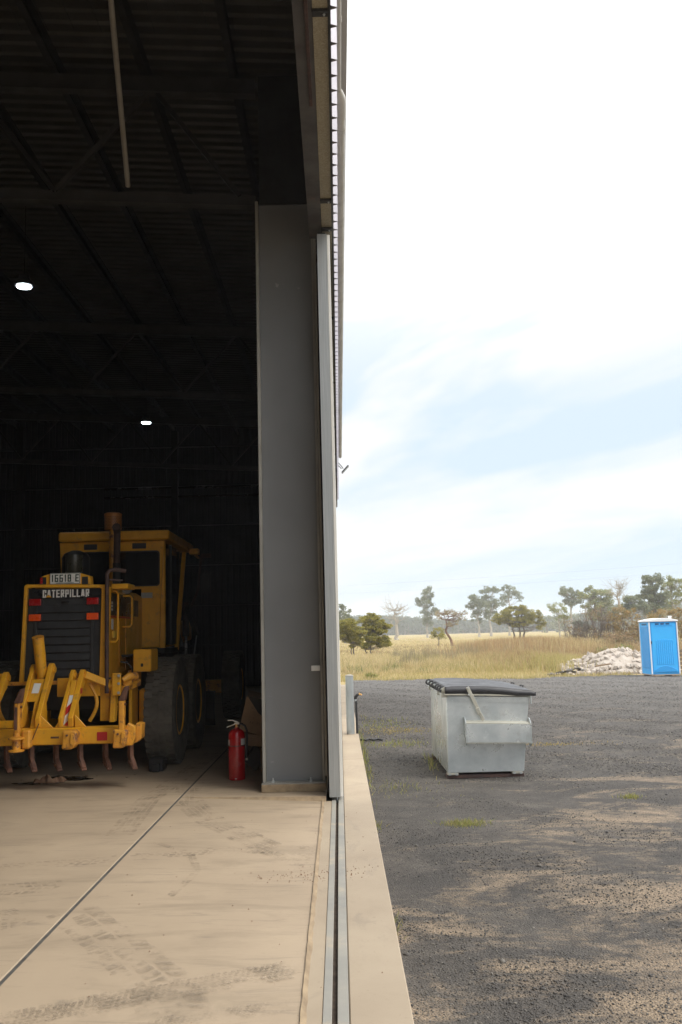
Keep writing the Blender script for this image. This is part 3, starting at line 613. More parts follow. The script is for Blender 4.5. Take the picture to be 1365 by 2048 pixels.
# trusses and columns at each portal
def truss(y):
    zb = lambda x: 6.50 + 0.055 * (-0.82 - x) if x > -10.2 else 6.50 + 0.055 * 9.38 - 0.055 * (-10.2 - x)
    zt = lambda x: roofz(x) - 0.235
    t_ = bpy.data.objects.new('roof_truss', None); col.objects.link(t_); t_.parent = shed; t_.location = Vector((-10.2, y, 7)) - shed.location
    def chord(zf, h):
        for xa, xb in ((-19.6, -10.2), (-10.2, -0.83)):
            mb = MB()
            mb.hexa([(xa, y - .06, zf(xa) - h), (xa, y + .06, zf(xa) - h), (xa, y + .06, zf(xa) - h + .012), (xa, y - .06, zf(xa) - h + .012)], [(xb, y - .06, zf(xb) - h), (xb, y + .06, zf(xb) - h), (xb, y + .06, zf(xb) - h + .012), (xb, y - .06, zf(xb) - h + .012)])
            mb.hexa([(xa, y - .006, zf(xa) - h + .012), (xa, y + .006, zf(xa) - h + .012), (xa, y + .006, zf(xa)), (xa, y - .006, zf(xa))], [(xb, y - .006, zf(xb) - h + .012), (xb, y + .006, zf(xb) - h + .012), (xb, y + .006, zf(xb)), (xb, y - .006, zf(xb))])
            mb.build('chord', M['truss'], t_)
    chord(lambda x: zb(x) + 0.10, 0.14); chord(zt, 0.22)
    zt0 = lambda x: zt(x) - 0.22
    for k in range(9):
        xb_ = -1.02 - 2.12 * k; xt_ = xb_ - 1.0; 
        mb = MB(); mb.bar((xb_, y, zb(xb_) + 0.09), (xt_ + .05, y, zt0(xt_)), 0.05, 0.05); mb.build('web_member', M['dark_steel'], t_)
        xn = xb_ - 2.12
        if xn > -20: mb = MB(); mb.bar((xt_ - .05, y, zt0(xt_)), (xn, y, zb(xn) + 0.09), 0.05, 0.05); mb.build('web_member', M['truss'], t_)
for y in (-8.3, 0.6, 10.06, 19.0, 27.6): truss(y)
def column(y, side=-0.5, mcol=None):
    c_ = bpy.data.objects.new('steel_column', None); col.objects.link(c_); c_.parent = shed; c_.location = Vector((side, y, 0)) - shed.location
    s = side
    box(s - 0.292, s + 0.292, y - 0.006, y + 0.006, 0.093, 6.42).build('web', M['column'], c_)
    box(s - 0.325, s - 0.293, y - 0.115, y + 0.115, 0.093, 6.42).build('flange', M['column_edge'], c_, bev=0.003)
    box(s + 0.293, s + 0.318, y - 0.115, y + 0.115, 0.093, 6.42).build('flange', M['column_edge'], c_, bev=0.003)
    box(s - 0.28, s + 0.31, y - 0.02, y + 0.0, 6.425, 7.98).build('shade_plate', M['dark_steel'], c_)  # dark plate standing in for the shade on the column's upper part
    box(s - 0.335, s + 0.325, y - 0.15, y + 0.15, 0.080, 0.092).build('base_plate', M['column_edge'], c_)
    box(s - 0.338, s + 0.330, y - 0.17, y + 0.17, 0.0, 0.079).build('grout_pad', M['concrete_nib'], c_, bev=0.008)
    for dx in (-0.22, 0.17): part(bolt_me, 'anchor_bolt', c_, (s + dx, y - 0.09, 0.092), scale=(1, 1, 1.5))
    return c_
c0 = column(9.93)
column(19.0); column(27.6); column(-18.3)
for y in (10.06, 19.0, 27.6, 0.6): column(y, -19.8)
# the pale angle beside the column, the bracket, fixings
mb = MB(); mb.box(-0.176, -0.156, 9.74, 9.90, 0.16, 5.93); mb.build('door_guide_angle', M['fascia'], shed)
mb = MB(); mb.box(-0.30, -0.21, 9.77, 9.814, 1.22, 1.275); mb.box(-0.235, -0.21, 9.75, 9.77, 1.225, 1.268); mb.build('latch_bracket', M['decal_white'], shed, bev=0.003)
for z in (0.75, 0.62, 2.55, 4.1): part(bolt_me, 'bolt', shed, (-0.172, 9.78, z), (R(90), 0, 0), (0.5, 0.5, 0.7))
# header beam over the opening, girt and cleats carrying the door track
mb = MB(); mb.box(-0.222, -0.087, -18.0, 9.78, 5.95, 5.962); mb.box(-0.160, -0.150, -18.0, 9.78, 5.962, 6.30); mb.box(-0.222, -0.087, -18.0, 9.78, 6.30, 6.312)
mb.build('header_beam', M['beam'], shed)
box(-0.222, -0.212, -18, 9.78, 5.963, 6.299).build('header_plate', M['beam'], shed)
box(-0.14, -0.112, -9.0, 7.15, 5.925, 5.948).build('rusty_strip', M['rust_dark'], shed, bev=0.003)
mb = MB(); mb.box(-0.082, 0.026, -21, 29.9, 5.95, 5.953); mb.box(-0.082, -0.079, -21, 29.9, 5.954, 6.15); mb.box(0.023, 0.026, -21, 29.9, 5.954, 6.15)
mb.build('track_girt', M['galv_bounce'], shed)
box(0.0265, 0.042, -21, 29.9, 5.93, 6.16).build('black_flashing', M['black_flash'], shed)
for y in (-16, -12.8, -9.6, -6.6, -3.4, -0.2, 2.9, 6.0, 8.86, 9.52, 12.37, 15.7, 19.2, 22.2, 25.5):
    box(-0.084, 0.026, y - 0.03, y + 0.03, 5.925, 5.948).build('cleat', M['black_flash'], shed)
    part(bolt_me, 'bolt', shed, (0.0, y, 5.925), (R(180), 0, 0), (0.6, 0.6, 0.5))
# hanging flashing that closes the track towards the far end
box(0.0425, 0.046, 10.2, 30.0, 5.78, 5.94).build('black_flashing', M['black_flash'], shed)
box(-0.05, 0.0424, 24.0, 30.0, 5.70, 5.92).build('track_end_cover', M['black_flash'], shed)
# gutter and fascia
mb = MB(); mb.prism([(0.10, 7.80), (0.233, 7.80), (0.240, 7.83), (0.240, 8.04), (0.231, 8.04), (0.231, 7.83), (0.224, 7.809), (0.108, 7.809), (0.108, 8.04), (0.10, 8.04)], 'Y', -21, 31.0)
mb.build('gutter', M['fascia'], shed)
# drain pipe along the cladding: thin near, fat beyond the reducer
dp = MB().tube([(0.146, 8.9, 6.9), (0.160, 27.5, 6.9), (0.160, 27.62, 6.9)], [0.05, 0.05, 0.03], 18).build('drain_pipe', M['pvc'], shed, smooth=40)
MB().tube([(0.124, -11.5, 6.9), (0.124, 8.5, 6.9)], 0.026, 12).build('drain_pipe', M['pvc'], shed, smooth=40)
MB().tube([(0.124, 8.48, 6.9), (0.128, 8.52, 6.9), (0.140, 8.62, 6.9), (0.145, 8.70, 6.9), (0.146, 8.95, 6.9)], [0.03, 0.04, 0.055, 0.057, 0.057], 18).build('pipe_reducer', M['pvc'], dp, smooth=40)
for y in (9.16, 10.5, 11.9, 14.2, 17.5, 21.5, 25.5): MB().tube([(0.148, y, 6.9), (0.146, y + 0.07, 6.9)], 0.0545, 18).build('pipe_coupling', M['pvc'], dp, smooth=40)
for y in (4.0, 7.4): MB().tube([(0.124, y, 6.9), (0.124, y + 0.05, 6.9)], 0.031, 12).build('pipe_coupling', M['pvc'], dp, smooth=40)
# slanting conduit from the roof down to the truss
MB().tube([(-1.98, 7.0, 8.05), (-2.0, 8.0, 7.56), (-2.23, 9.75, 6.60)], 0.028, 8).build('sloping_tube', M['tube'], shed, smooth=40)

# sliding door leaf, pushed open
door = thing('sliding_door', (-0.08, 13.5, 0), 'tall galvanised sliding door leaf pushed open beside the grey column, seen edge on', 'door')
DY0, DY1 = 9.42, 18.8
mb = MB(); mb.box(-0.134, -0.030, DY0, DY0 + 0.003, 0.0, 5.84); mb.box(-0.134, -0.131, DY0 + 0.003, DY0 + .06, 0.0, 5.84); mb.box(-0.033, -0.030, DY0 + .003, DY0 + .06, 0.0, 5.84)
mb.build('end_channel', M['galv_door'], door)
mb = MB(); mb.box(-0.134, -0.030, DY1 - .003, DY1, 0.0, 5.84); mb.build('end_channel', M['galv_door'], door)
for z in (0.0, 1.4, 2.85, 4.3, 5.78): box(-0.130, -0.035, DY0 + 0.061, DY1 - 0.004, z + 0.002, z + 0.06).build('door_rail', M['galv_door'], door)
v = []; pr = trap(DY0, DY1, 0.2, 0.024); mb = MB()
for a_, d in pr: v += [(-0.024 + d, a_, 0.012), (-0.024 + d, a_, 5.83)]
mb.add(v, [(2 * i, 2 * i + 1, 2 * i + 3, 2 * i + 2) for i in range(len(pr) - 1)])
mb.build('door_skin', M['white'], door, thick=0.002)
box(-0.0295, 0.001, DY0 + 0.001, DY0 + 0.022, 0.005, 5.83).build('edge_trim', M['white'], door, bev=0.003)
MB().tube([(-0.06, DY0 + 0.05, -0.058), (-0.06, DY0 + 0.05, 0.0)], 0.009, 8).build('guide_pin', M['galv'], door)
box(-0.125, -0.045, DY0 + 0.1, DY0 + 0.5, 5.842, 5.90).build('roller_bracket', M['black_flash'], door)

# floodlight on the far end of the wall
fl = thing('floodlight', (0.16, 25.9, 6.25), 'small black tilted floodlight on a bracket at the far end of the shed wall', 'light')
MB().tube([(0.092, 25.9, 6.42), (0.19, 25.9, 6.30), (0.23, 25.9, 6.24)], 0.012, 6).build('bracket', M['black'], fl)
MB().tube([(0.092, 25.9, 6.34), (0.18, 25.9, 6.24)], 0.012, 6).build('bracket', M['black'], fl)
MB().bar((0.19, 25.9, 6.12), (0.375, 25.9, 6.32), 0.035, 0.22, (0, 1, 0)).build('lamp_head', M['black'], fl, bev=0.004)
MB().bar((0.205, 25.9, 6.105), (0.388, 25.9, 6.303), 0.012, 0.20, (0, 1, 0)).build('lamp_lens', M['lamp_glass'], fl)

# high bay lamps
M['lamp_on'] = mat('lit_lamp_disc', (0.9, 0.95, 1.0), rough=0.4, emit=((0.82, 0.93, 1.0), 22.0))
def lamp(x, y, z, label):
    t = thing('high_bay_lamp', (x, y, z), label, 'lamp', 'round lamps hanging in the shed')
    MB().lathe([(0.115, 0.0), (0.115, 0.012)], (x, y, z - 0.012), n=24).build('lamp_disc', M['lamp_on'], t, smooth=40)
    MB().lathe([(0.148, 0.0), (0.150, 0.03), (0.13, 0.07), (0.09, 0.10), (0.08, 0.17), (0.02, 0.18)], (x, y, z + 0.001), n=24).build('housing', M['black'], t, smooth=40)
    MB().tube([(x, y, z + 0.18), (x, y, roofz(x) - 0.02)], 0.006, 6).build('hanger', M['dark_steel'], t)
lamp(-4.83, 14.0, 7.15, 'nearer and larger of the two lit round lamps, at the left edge')
lamp(-4.77, 23.0, 7.03, 'farther and smaller of the two lit round lamps hanging in the shed, above the grader')

# ------------------------------------------------------------------ motor grader
GX0 = -3.24
gr = thing('motor_grader', (GX0, 14.0, 0), 'yellow motor grader parked in the shed with its rear ripper towards the door', 'grader')
Yl = M['yellow']
def gb(name, x0, x1, y0, y1, z0, z1, m=Yl, par=gr, bev=0.006, **kw): return box(x0, x1, y0, y1, z0, z1).build(name, m, par, bev=bev, **kw)
def mx(x): return 2 * GX0 - x          # mirrored across the machine
# rear frame round the radiator guard
rf = MB()
rf.prism([(-3.755, 1.12), (-3.715, 1.12), (-3.680, 2.215), (-3.665, 2.23), (-2.815, 2.21), (-2.80, 2.195), (-2.82, 1.10), (-2.74, 1.10), (-2.715, 2.21), (-2.74, 2.245), (-3.69, 2.27), (-3.715, 2.25)], 'Y', 10.98, 11.12)
rf.build('rear_frame', Yl, gr, bev=0.006)
guard = MB().prism([(-3.712, 1.13), (-2.822, 1.11), (-2.803, 2.198), (-3.678, 2.218)], 'Y', 11.035, 11.09).build('radiator_guard', M['black_dusty'], gr)
box(-3.655, -2.825, 11.020, 11.034, 2.095, 2.205).build('name_band', M['decal_black'], guard)
for k in range(9):
    z = 1.17 + 0.094 * k
    if z > 2.0: break
    mb = MB(); mb.hexa([(-3.56, 11.034, z), (-2.94, 11.034, z), (-2.94, 11.012, z + 0.012), (-3.56, 11.012, z + 0.012)], [(-3.56, 11.034, z + 0.088), (-2.94, 11.034, z + 0.088), (-2.94, 11.028, z + 0.088), (-3.56, 11.028, z + 0.088)])
    mb.build('louvre', M['black_dusty'], guard, bev=0.003)
for x in (-3.585, -2.915): box(x - 0.02, x + 0.02, 11.016, 11.034, 1.15, 2.05).build('guard_edge', M['black_dusty'], guard, bev=0.004)
text_part('CATERPILLAR', 'lettering', M['decal_white'], guard, -3.505, -2.955, 2.108, 2.20, 11.015, stroke=0.17, gap=0.28)
mb = MB(); mb.prism([(-3.468, 2.112), (-3.398, 2.112), (-3.433, 2.144)], 'Y', 11.008, 11.0125); mb.build('triangle_mark', M['yellow'], guard)
for x0, x1, m_ in ((-3.655, -3.515, 0), (-2.975, -2.835, 0)):
    for z0, nm, mt in ((2.015, 'red_lamp', 'red_lens'), (1.835, 'orange_lamp', 'amber_lens')):
        lb = box(x0 - 0.006, x1 + 0.006, 11.005, 11.034, z0 - 0.006, z0 + 0.086).build('lamp_base', M['black'], gr, bev=0.004)
        box(x0, x1, 10.975, 11.005, z0, z0 + 0.08).build('lamp_lens', M[mt], lb, bev=0.008, label=('red' if z0 > 2 else 'orange') + ' lamp lens', seg=2)
gb('camera', -3.27, -3.20, 10.99, 11.034, 2.045, 2.078, M['black'])
# number plate housing on the hood
ph = MB().prism([(-3.53, 2.262), (-3.515, 2.36), (-3.40, 2.395), (-3.06, 2.39), (-2.94, 2.352), (-2.93, 2.245)], 'Y', 11.0, 11.12).build('plate_housing', Yl, gr, bev=0.004)
box(-3.535, -3.46, 10.992, 10.999, 2.262, 2.35).build('tail_lamp', M['black'], ph); box(-3.53, -3.50, 10.986, 10.991, 2.27, 2.345).build('tail_lens', M['red_lens'], ph)
box(-3.035, -2.965, 10.992, 10.999, 2.255, 2.345).build('tail_lamp', M['black'], ph)
npl = box(-3.415, -3.055, 10.985, 10.995, 2.262, 2.393).build('number_plate', M['decal_white'], gr, bev=0.003)
text_part('16618·E', 'plate_number', M['plate_ink'], npl, -3.395, -3.07, 2.290, 2.375, 10.981, stroke=0.14, gap=0.38)
mb = MB()
for (x0, x1, z0, z1) in ((-3.412, -3.058, 2.265, 2.269), (-3.412, -3.058, 2.386, 2.390), (-3.412, -3.408, 2.269, 2.386), (-3.062, -3.058, 2.269, 2.386)): mb.box(x0, x1, 10.981, 10.984, z0, z1)
mb.build('plate_border', M['plate_ink'], npl)
mb = MB(); mb.box(-3.34, -3.13, 10.981, 10.984, 2.274, 2.279); mb.build('plate_small_print', M['plate_ink'], npl)
# hood
hood = MB().prism([(-3.69, 1.14), (-3.69, 2.19), (-3.60, 2.245), (-2.87, 2.235), (-2.785, 2.18), (-2.785, 1.14)], 'Y', 11.121, 13.19).build('hood', Yl, gr, bev=0.01)
box(-2.7845, -2.781, 11.35, 12.62, 1.89, 2.165).build('black_panel', M['decal_black'], hood)
box(-2.7808, -2.779, 11.35, 12.62, 1.865, 1.885).build('red_stripe', M['decal_red'], hood)
for k, (z, h) in enumerate(((2.03, 0.03), (1.99, 0.03), (1.95, 0.025))): box(-2.7808, -2.779, 11.385, 11.46, z, z + h).build('small_lettering', M['decal_white'], hood)
box(-2.7840, -2.781, 11.40, 11.50, 1.72, 1.85).build('white_sticker', M['decal_white'], hood)
box(-2.7840, -2.76, 11.46, 11.58, 1.62, 1.70).build('yellow_tag', mat('tag_yellow', (0.75, 0.5, 0.06)), hood)
for k in range(34):
    z = 1.26 + k * 0.0168
    box(-2.7845, -2.772, 11.80, 12.10, z, z + 0.008).build('grille_slat', Yl, hood)
box(-2.7845, -2.776, 12.16, 12.19, 1.2, 1.86).build('panel_seam', M['yellow_worn'], hood)
box(-2.7845, -2.778, 12.66, 12.9, 1.9, 2.12).build('side_vent', M['black'], hood)
# post carrying the bent exhaust guard
MB().tube([(-2.715, 10.93, 0.98), (-2.722, 10.93, 2.2), (-2.722, 10.93, 2.37), (-2.70, 10.94, 2.405), (-2.64, 10.98, 2.42), (-2.52, 11.02, 2.40)], 0.024, 10).build('guard_post', M['rust_dark'], gr, smooth=40)
MB().tube([(-2.705, 10.95, 2.30), (-2.60, 10.97, 2.29), (-2.55, 10.98, 2.29)], 0.012, 8).build('guard_rail', M['rust_dark'], gr, smooth=40)
gb('side_rail_block', -2.72, -2.52, 11.13, 11.5, 2.20, 2.26, Yl)
for y, z0, z1 in ((11.24, 1.57, 2.18), (12.0, 1.755, 2.15)):
    MB().tube([(-2.785, y, z1), (-2.69, y, z1), (-2.665, y, z1 - 0.03), (-2.665, y, z0 + 0.03), (-2.69, y, z0), (-2.785, y, z0)], 0.013, 8).build('handrail', Yl, gr, smooth=40)
# work lamp
wl = MB().lathe([(0.02, 0.08), (0.055, 0.06), (0.072, 0.0)], (-2.775, 12.2, 2.255), 'Y', n=16).build('work_lamp', M['black'], gr, smooth=40)
MB().prism([(-2.835, 2.20), (-2.82, 2.185), (-2.735, 2.185), (-2.72, 2.20), (-2.72, 2.31), (-2.735, 2.325), (-2.82, 2.325), (-2.835, 2.31)], 'Y', 12.17, 12.199).build('lamp_lens', M['lamp_glass'], wl, bev=0.006)
MB().lathe([(0.03, 0.0), (0.02, -0.012), (0.0, -0.016)], (-2.777, 12.169, 2.256), 'Y', n=12).build('bulb_reflector', M['chrome'], wl, smooth=40)
# exhaust, pre-cleaner, air cleaner bowl
MB().tube([(-2.985, 12.5, 2.2), (-2.985, 12.5, 2.62)], 0.052, 14).build('exhaust_base', M['dark_steel'], gr, smooth=40)
MB().tube([(-2.985, 12.5, 2.62), (-2.98, 12.5, 3.02), (-2.975, 12.46, 3.07), (-2.965, 12.38, 3.10)], [0.045, 0.045, 0.052, 0.055], 14).build('exhaust_stack', M['rust_dark'], gr, smooth=40)
pc = MB().lathe([(0.112, 0), (0.118, 0.012), (0.118, 0.20), (0.122, 0.21), (0.122, 0.225), (0.09, 0.24), (0.0, 0.245)], (-3.135, 12.9, 3.12), n=28).build('precleaner', M['mesh_orange'], gr, smooth=40)
mb = MB()
for j in range(8):
    for k in range(26):
        a = 2 * math.pi * (k + 0.5 * (j % 2)) / 26; z = 3.145 + j * 0.021
        cx_, cy_ = -3.135 + 0.1185 * math.cos(a), 12.9 + 0.1185 * math.sin(a)
        t = Vector((-math.sin(a), math.cos(a), 0)); nrm = Vector((math.cos(a), math.sin(a), 0)) * 0.0015; c_ = Vector((cx_, cy_, z)) + nrm
        mb.add([c_ + t * 0.0075 * math.cos(q * math.pi / 3) + Vector((0, 0, 0.0075 * math.sin(q * math.pi / 3))) for q in range(6)], [(0, 1, 2, 3, 4, 5)])
mb.build('mesh_holes', M['decal_black'], pc)
MB().tube([(-3.135, 12.9, 2.24), (-3.135, 12.9, 3.12)], 0.05, 12).build('precleaner_stem', M['yellow_worn'], gr, smooth=40)
MB().lathe([(0.17, 0.0), (0.185, 0.05), (0.18, 0.32), (0.185, 0.35), (0.15, 0.41), (0.06, 0.45), (0.0, 0.455)], (-3.48, 12.3, 2.33), n=28).build('cleaner_cap', M['black'], gr, smooth=40)
MB().lathe([(0.10, 0.0), (0.11, 0.02), (0.11, 0.28)], (-3.43, 12.05, 2.42), n=24).build('air_cleaner_bowl', M['dome'], gr, smooth=40)
gb('hood_bracket', -3.62, -3.25, 11.9, 12.6, 2.24, 2.335, M['dark_steel'])
# cab
cab = MB()
cab.prism([(-3.93, 2.30), (-3.97, 2.985), (-2.47, 2.985), (-2.52, 2.345), (-2.545, 1.47), (-2.80, 1.47), (-2.80, 2.30)], 'Y', 13.2, 13.26)
cabo = cab.build('cab', Yl, gr, bev=0.006)
# rounded rear window
def rrect(x0, x1, z0, z1, r, n=5):
    P = []
    for cx_, cz_, a0 in ((x1 - r, z1 - r, 0), (x0 + r, z1 - r, 90), (x0 + r, z0 + r, 180), (x1 - r, z0 + r, 270)):
        for k in range(n + 1): a = R(a0 + 90 * k / n); P.append((cx_ + r * math.cos(a), cz_ + r * math.sin(a)))
    return P
MB().prism(rrect(-3.90, -2.535, 2.335, 2.845, 0.05), 'Y', 13.188, 13.199).build('window_seal', M['black'], cabo)
MB().prism(rrect(-3.88, -2.555, 2.355, 2.825, 0.045), 'Y', 13.182, 13.187).build('rear_window', M['glass'], cabo)
gb('vent', -2.93, -2.73, 13.185, 13.199, 2.875, 2.955, M['black'], cabo); gb('vent', -3.62, -3.43, 13.185, 13.199, 2.875, 2.955, M['black'], cabo)
gb('warning_plate', -2.80, -2.64, 13.19, 13.199, 2.17, 2.245, M['decal_grey'], cabo, 0.002)
gb('cab_roof', -3.955, -2.385, 13.08, 15.3, 2.99, 3.125, Yl, gr, 0.02)
gb('cab_corner_post', -2.56, -2.475, 13.262, 13.34, 1.46, 2.985, Yl)
gb('cab_side_glass', -2.53, -2.515, 13.342, 14.45, 1.5, 2.98, M['glass'])
MB().bar((-2.52, 14.47, 1.42), (-2.52, 15.2, 2.99), 0.06, 0.06).build('cab_front_post', Yl, gr)
gb('cab_mid_post', -2.535, -2.495, 13.9, 13.94, 1.5, 2.985, M['black'])
gb('cab_far_side', -3.95, -3.90, 13.27, 15.0, 1.5, 2.985, M['glass']); gb('cab_front', -3.9, -2.56, 15.0, 15.04, 1.5, 2.985, M['glass'])
gb('cab_floor', -3.95, -2.50, 13.27, 15.1, 1.38, 1.455, M['dark_steel'])
gb('roof_lamp', -2.39, -2.25, 14.9, 15.1, 2.93, 3.02, M['yellow_worn']); gb('roof_lamp', -2.40, -2.22, 16.2, 16.25, 2.98, 3.05, M['rust_dark'])
MB().bar((-2.40, 14.7, 3.03), (-2.35, 15.6, 2.93), 0.03, 0.03).build('lamp_arm', M['yellow_worn'], gr)
MB().tube([(-2.36, 16.0, 3.0), (-2.40, 15.9, 2.4), (-2.5, 15.6, 2.05), (-2.72, 15.2, 1.95)], 0.02, 8).build('mirror_arm', M['rust_dark'], gr, smooth=40)
gb('mirror', -2.36, -2.20, 16.0, 16.03, 2.35, 2.7, M['black'])
# frame forward: goose neck, circle, blade, front axle
MB().bar((GX0, 15.1, 1.55), (GX0, 19.4, 1.75), 0.35, 0.40).build('goose_neck', Yl, gr, bev=0.02)
MB().bar((GX0, 15.4, 0.9), (GX0, 19.2, 0.8), 0.3, 0.16).build('drawbar', Yl, gr)
MB().lathe([(0.75, 0), (0.75, 0.12), (0.62, 0.12), (0.62, 0)], (GX0, 16.2, 0.72), n=32).build('circle', M['yellow_worn'], gr, smooth=30)
mb = MB(); pts = [(16.15, 0.10), (16.02, 0.22), (15.98, 0.38), (16.02, 0.54), (16.14, 0.68), (16.17, 0.67), (16.06, 0.53), (16.02, 0.38), (16.06, 0.23), (16.18, 0.11)]
mb.prism(pts, 'X', -5.0, -2.15).build('moldboard', M['dark_steel'], gr, smooth=30)
for x in (-2.62, mx(-2.62)):
    cy = MB().tube([(x, 15.95, 2.2), (x, 15.95, 1.62)], 0.055, 10).build('lift_cylinder', M['rust_dark'], gr, smooth=40)
    MB().tube([(x, 15.95, 1.62), (x, 16.0, 0.9)], 0.025, 8).build('cylinder_rod', M['chrome'], cy, smooth=40)
MB().bar((-2.5, 15.4, 2.1), (-2.42, 15.9, 1.63), 0.07, 0.09).build('shift_cylinder', M['dark_steel'], gr)
MB().tube([(-2.42, 15.85, 1.63), (-2.425, 15.55, 1.27)], 0.013, 8).build('chrome_rod', M['chrome'], gr, smooth=40)
MB().tube([(-2.66, 15.2, 1.86), (-2.62, 15.25, 1.6), (-2.56, 15.3, 1.42)], 0.035, 8).build('hose', mat('pale_hose', (0.16, 0.15, 0.12)), gr, smooth=40)
gb('front_axle', -4.2, -2.3, 18.6, 18.8, 0.5, 0.75, M['yellow_worn'])
# wheels
def tyre_mesh(rad, wd, rim):
    b = MB(); h = wd / 2
    b.lathe([(rim, -h * 0.80), (rim + 0.04, -h * 0.93), (rad * 0.78, -h), (rad * 0.91, -h * 0.97), (rad * 0.965, -h * 0.90), (rad * 0.975, -h * 0.80), (rad * 0.975, h * 0.80), (rad * 0.965, h * 0.90), (rad * 0.91, h * 0.97), (rad * 0.78, h), (rim + 0.04, h * 0.93), (rim, h * 0.80)], (0, 0, 0), 'X', n=56)
    return b
ty = tyre_mesh(0.68, 0.37, 0.315); tyo = ty.build('tyre', M['tyre'], None, smooth=35); ty_me = tyo.data; bpy.data.objects.remove(tyo)
b = MB()
for k in range(40):
    a = 2 * math.pi * k / 40
    for r_ in range(4):
        x = -0.128 + r_ * 0.085; aa = a + (r_ % 2) * math.pi / 40 + (0.02 * (r_ - 1.5))
        hw = 0.038 if r_ in (1, 2) else 0.046
        pts = []
        for dx, da in ((-hw, -0.062), (hw, -0.05), (hw, 0.055), (-hw, 0.045)):
            for rr in (0.655, 0.678): pts.append((x + dx, rr * math.cos(aa + da), rr * math.sin(aa + da)))
        b.add(pts, [(1, 3, 5, 7), (0, 1, 3, 2), (2, 3, 5, 4), (4, 5, 7, 6), (6, 7, 1, 0)])
tro = b.build('tread_blocks', M['tyre'], None); tr_me = tro.data; bpy.data.objects.remove(tro)
b = MB(); b.lathe([(0.318, -0.16), (0.318, 0.16), (0.30, 0.165), (0.285, 0.14), (0.275, 0.05), (0.20, 0.02), (0.19, 0.06), (0.11, 0.065), (0.10, 0.12), (0.0, 0.125)], (0, 0, 0), 'X', n=40)
rio = b.build('rim', Yl, None, smooth=35); ri_me = rio.data; bpy.data.objects.remove(rio)
def wheel(x, y, flip=False, s=1.0):
    wo = bpy.data.objects.new('wheel', None); col.objects.link(wo); wo.parent = gr; wo.location = Vector((x, y, 0.678 * s)) - gr.location
    for nm, me in (('tyre', ty_me), ('tread', tr_me), ('rim', ri_me)):
        q = bpy.data.objects.new(nm, me); col.objects.link(q); q.parent = wo; q.scale = (s, s, s)
        if flip: q.rotation_euler = (0, 0, math.pi)
for y in (12.22, 13.80):
    wheel(-2.245, y); wheel(mx(-2.245), y, True)
wheel(-2.12, 18.7, False, 0.97); wheel(mx(-2.12), 18.7, True, 0.97)
for x in (-2.47, mx(-2.47)): gb('tandem_case', x - 0.05, x + 0.06, 11.75, 14.3, 0.42, 0.98, Yl, gr, 0.03)
gb('rear_axle', -3.98, -2.5, 12.85, 13.15, 0.55, 0.9, M['dark_steel'])
gb('belly_frame', -3.7, -2.8, 11.2, 15.3, 0.78, 1.135, M['dark_steel'])
gb('battery_box', -2.52, -2.30, 11.42, 11.85, 1.20, 1.47, Yl, gr, 0.012)
gb('box_latch', -2.425, -2.395, 11.405, 11.419, 1.26, 1.30, M['black']); gb('box_mount', -2.60, -2.50, 11.5, 11.8, 1.06, 1.22, M['yellow_worn'])
gb('side_step', -2.78, -2.50, 11.9, 13.1, 1.37, 1.40, M['dark_steel']); gb('side_panel', -2.60, -2.56, 11.55, 11.9, 0.55, 1.04, Yl)
MB().tube([(-2.62, 11.2, 1.33), (-2.55, 11.22, 1.32), (-2.50, 11.3, 1.25), (-2.52, 11.35, 1.15), (-2.62, 11.3, 1.09)], 0.012, 6).build('hose', M['black'], gr, smooth=40)
MB().tube([(-2.8, 11.1, 1.16), (-2.62, 11.12, 1.10), (-2.45, 11.2, 1.17)], 0.015, 6).build('hose', M['black'], gr, smooth=40)
MB().lathe([(0.05, 0.0), (0.062, 0.03), (0.062, 0.1), (0.03, 0.12)], (-2.50, 11.0, 1.10), 'Y', n=14).build('cylinder_end', M['yellow_worn'], gr, smooth=40)
gb('wheel_chock', -2.345, -2.165, 11.50, 11.72, 0.0, 0.15, M['black'], gr, 0.012)
gb('wheel_chock', -2.30, -2.2, 11.44, 11.499, 0.0, 0.10, M['black'], gr, 0.012)

# ---- ripper and scarifier at the back
YB = 10.32
rp = gr
YW = M['yellow_worn']
gb('ripper_beam', -4.36, -2.24, YB, YB + 0.17, 0.475, 0.655, Yl, rp, 0.012)
MB().prism([(-2.24, 0.475), (-2.185, 0.52), (-2.175, 0.68), (-2.24, 0.69)], 'Y', YB - 0.01, YB + 0.18).build('beam_end', YW, rp, bev=0.006)
MB().prism([(-2.34, 0.46), (-2.26, 0.46), (-2.23, 0.55), (-2.235, 0.66), (-2.31, 0.70), (-2.345, 0.62)], 'Y', YB - 0.10, YB - 0.011).build('pocket_cheek', YW, rp, bev=0.008)
gb('red_reflector', -2.665, -2.555, YB - 0.006, YB - 0.0005, 0.51, 0.60, M['decal_red'], rp, 0)
gb('scraped_mark', -3.17, -3.08, YB - 0.004, YB - 0.0005, 0.545, 0.565, M['rust'], rp, 0)
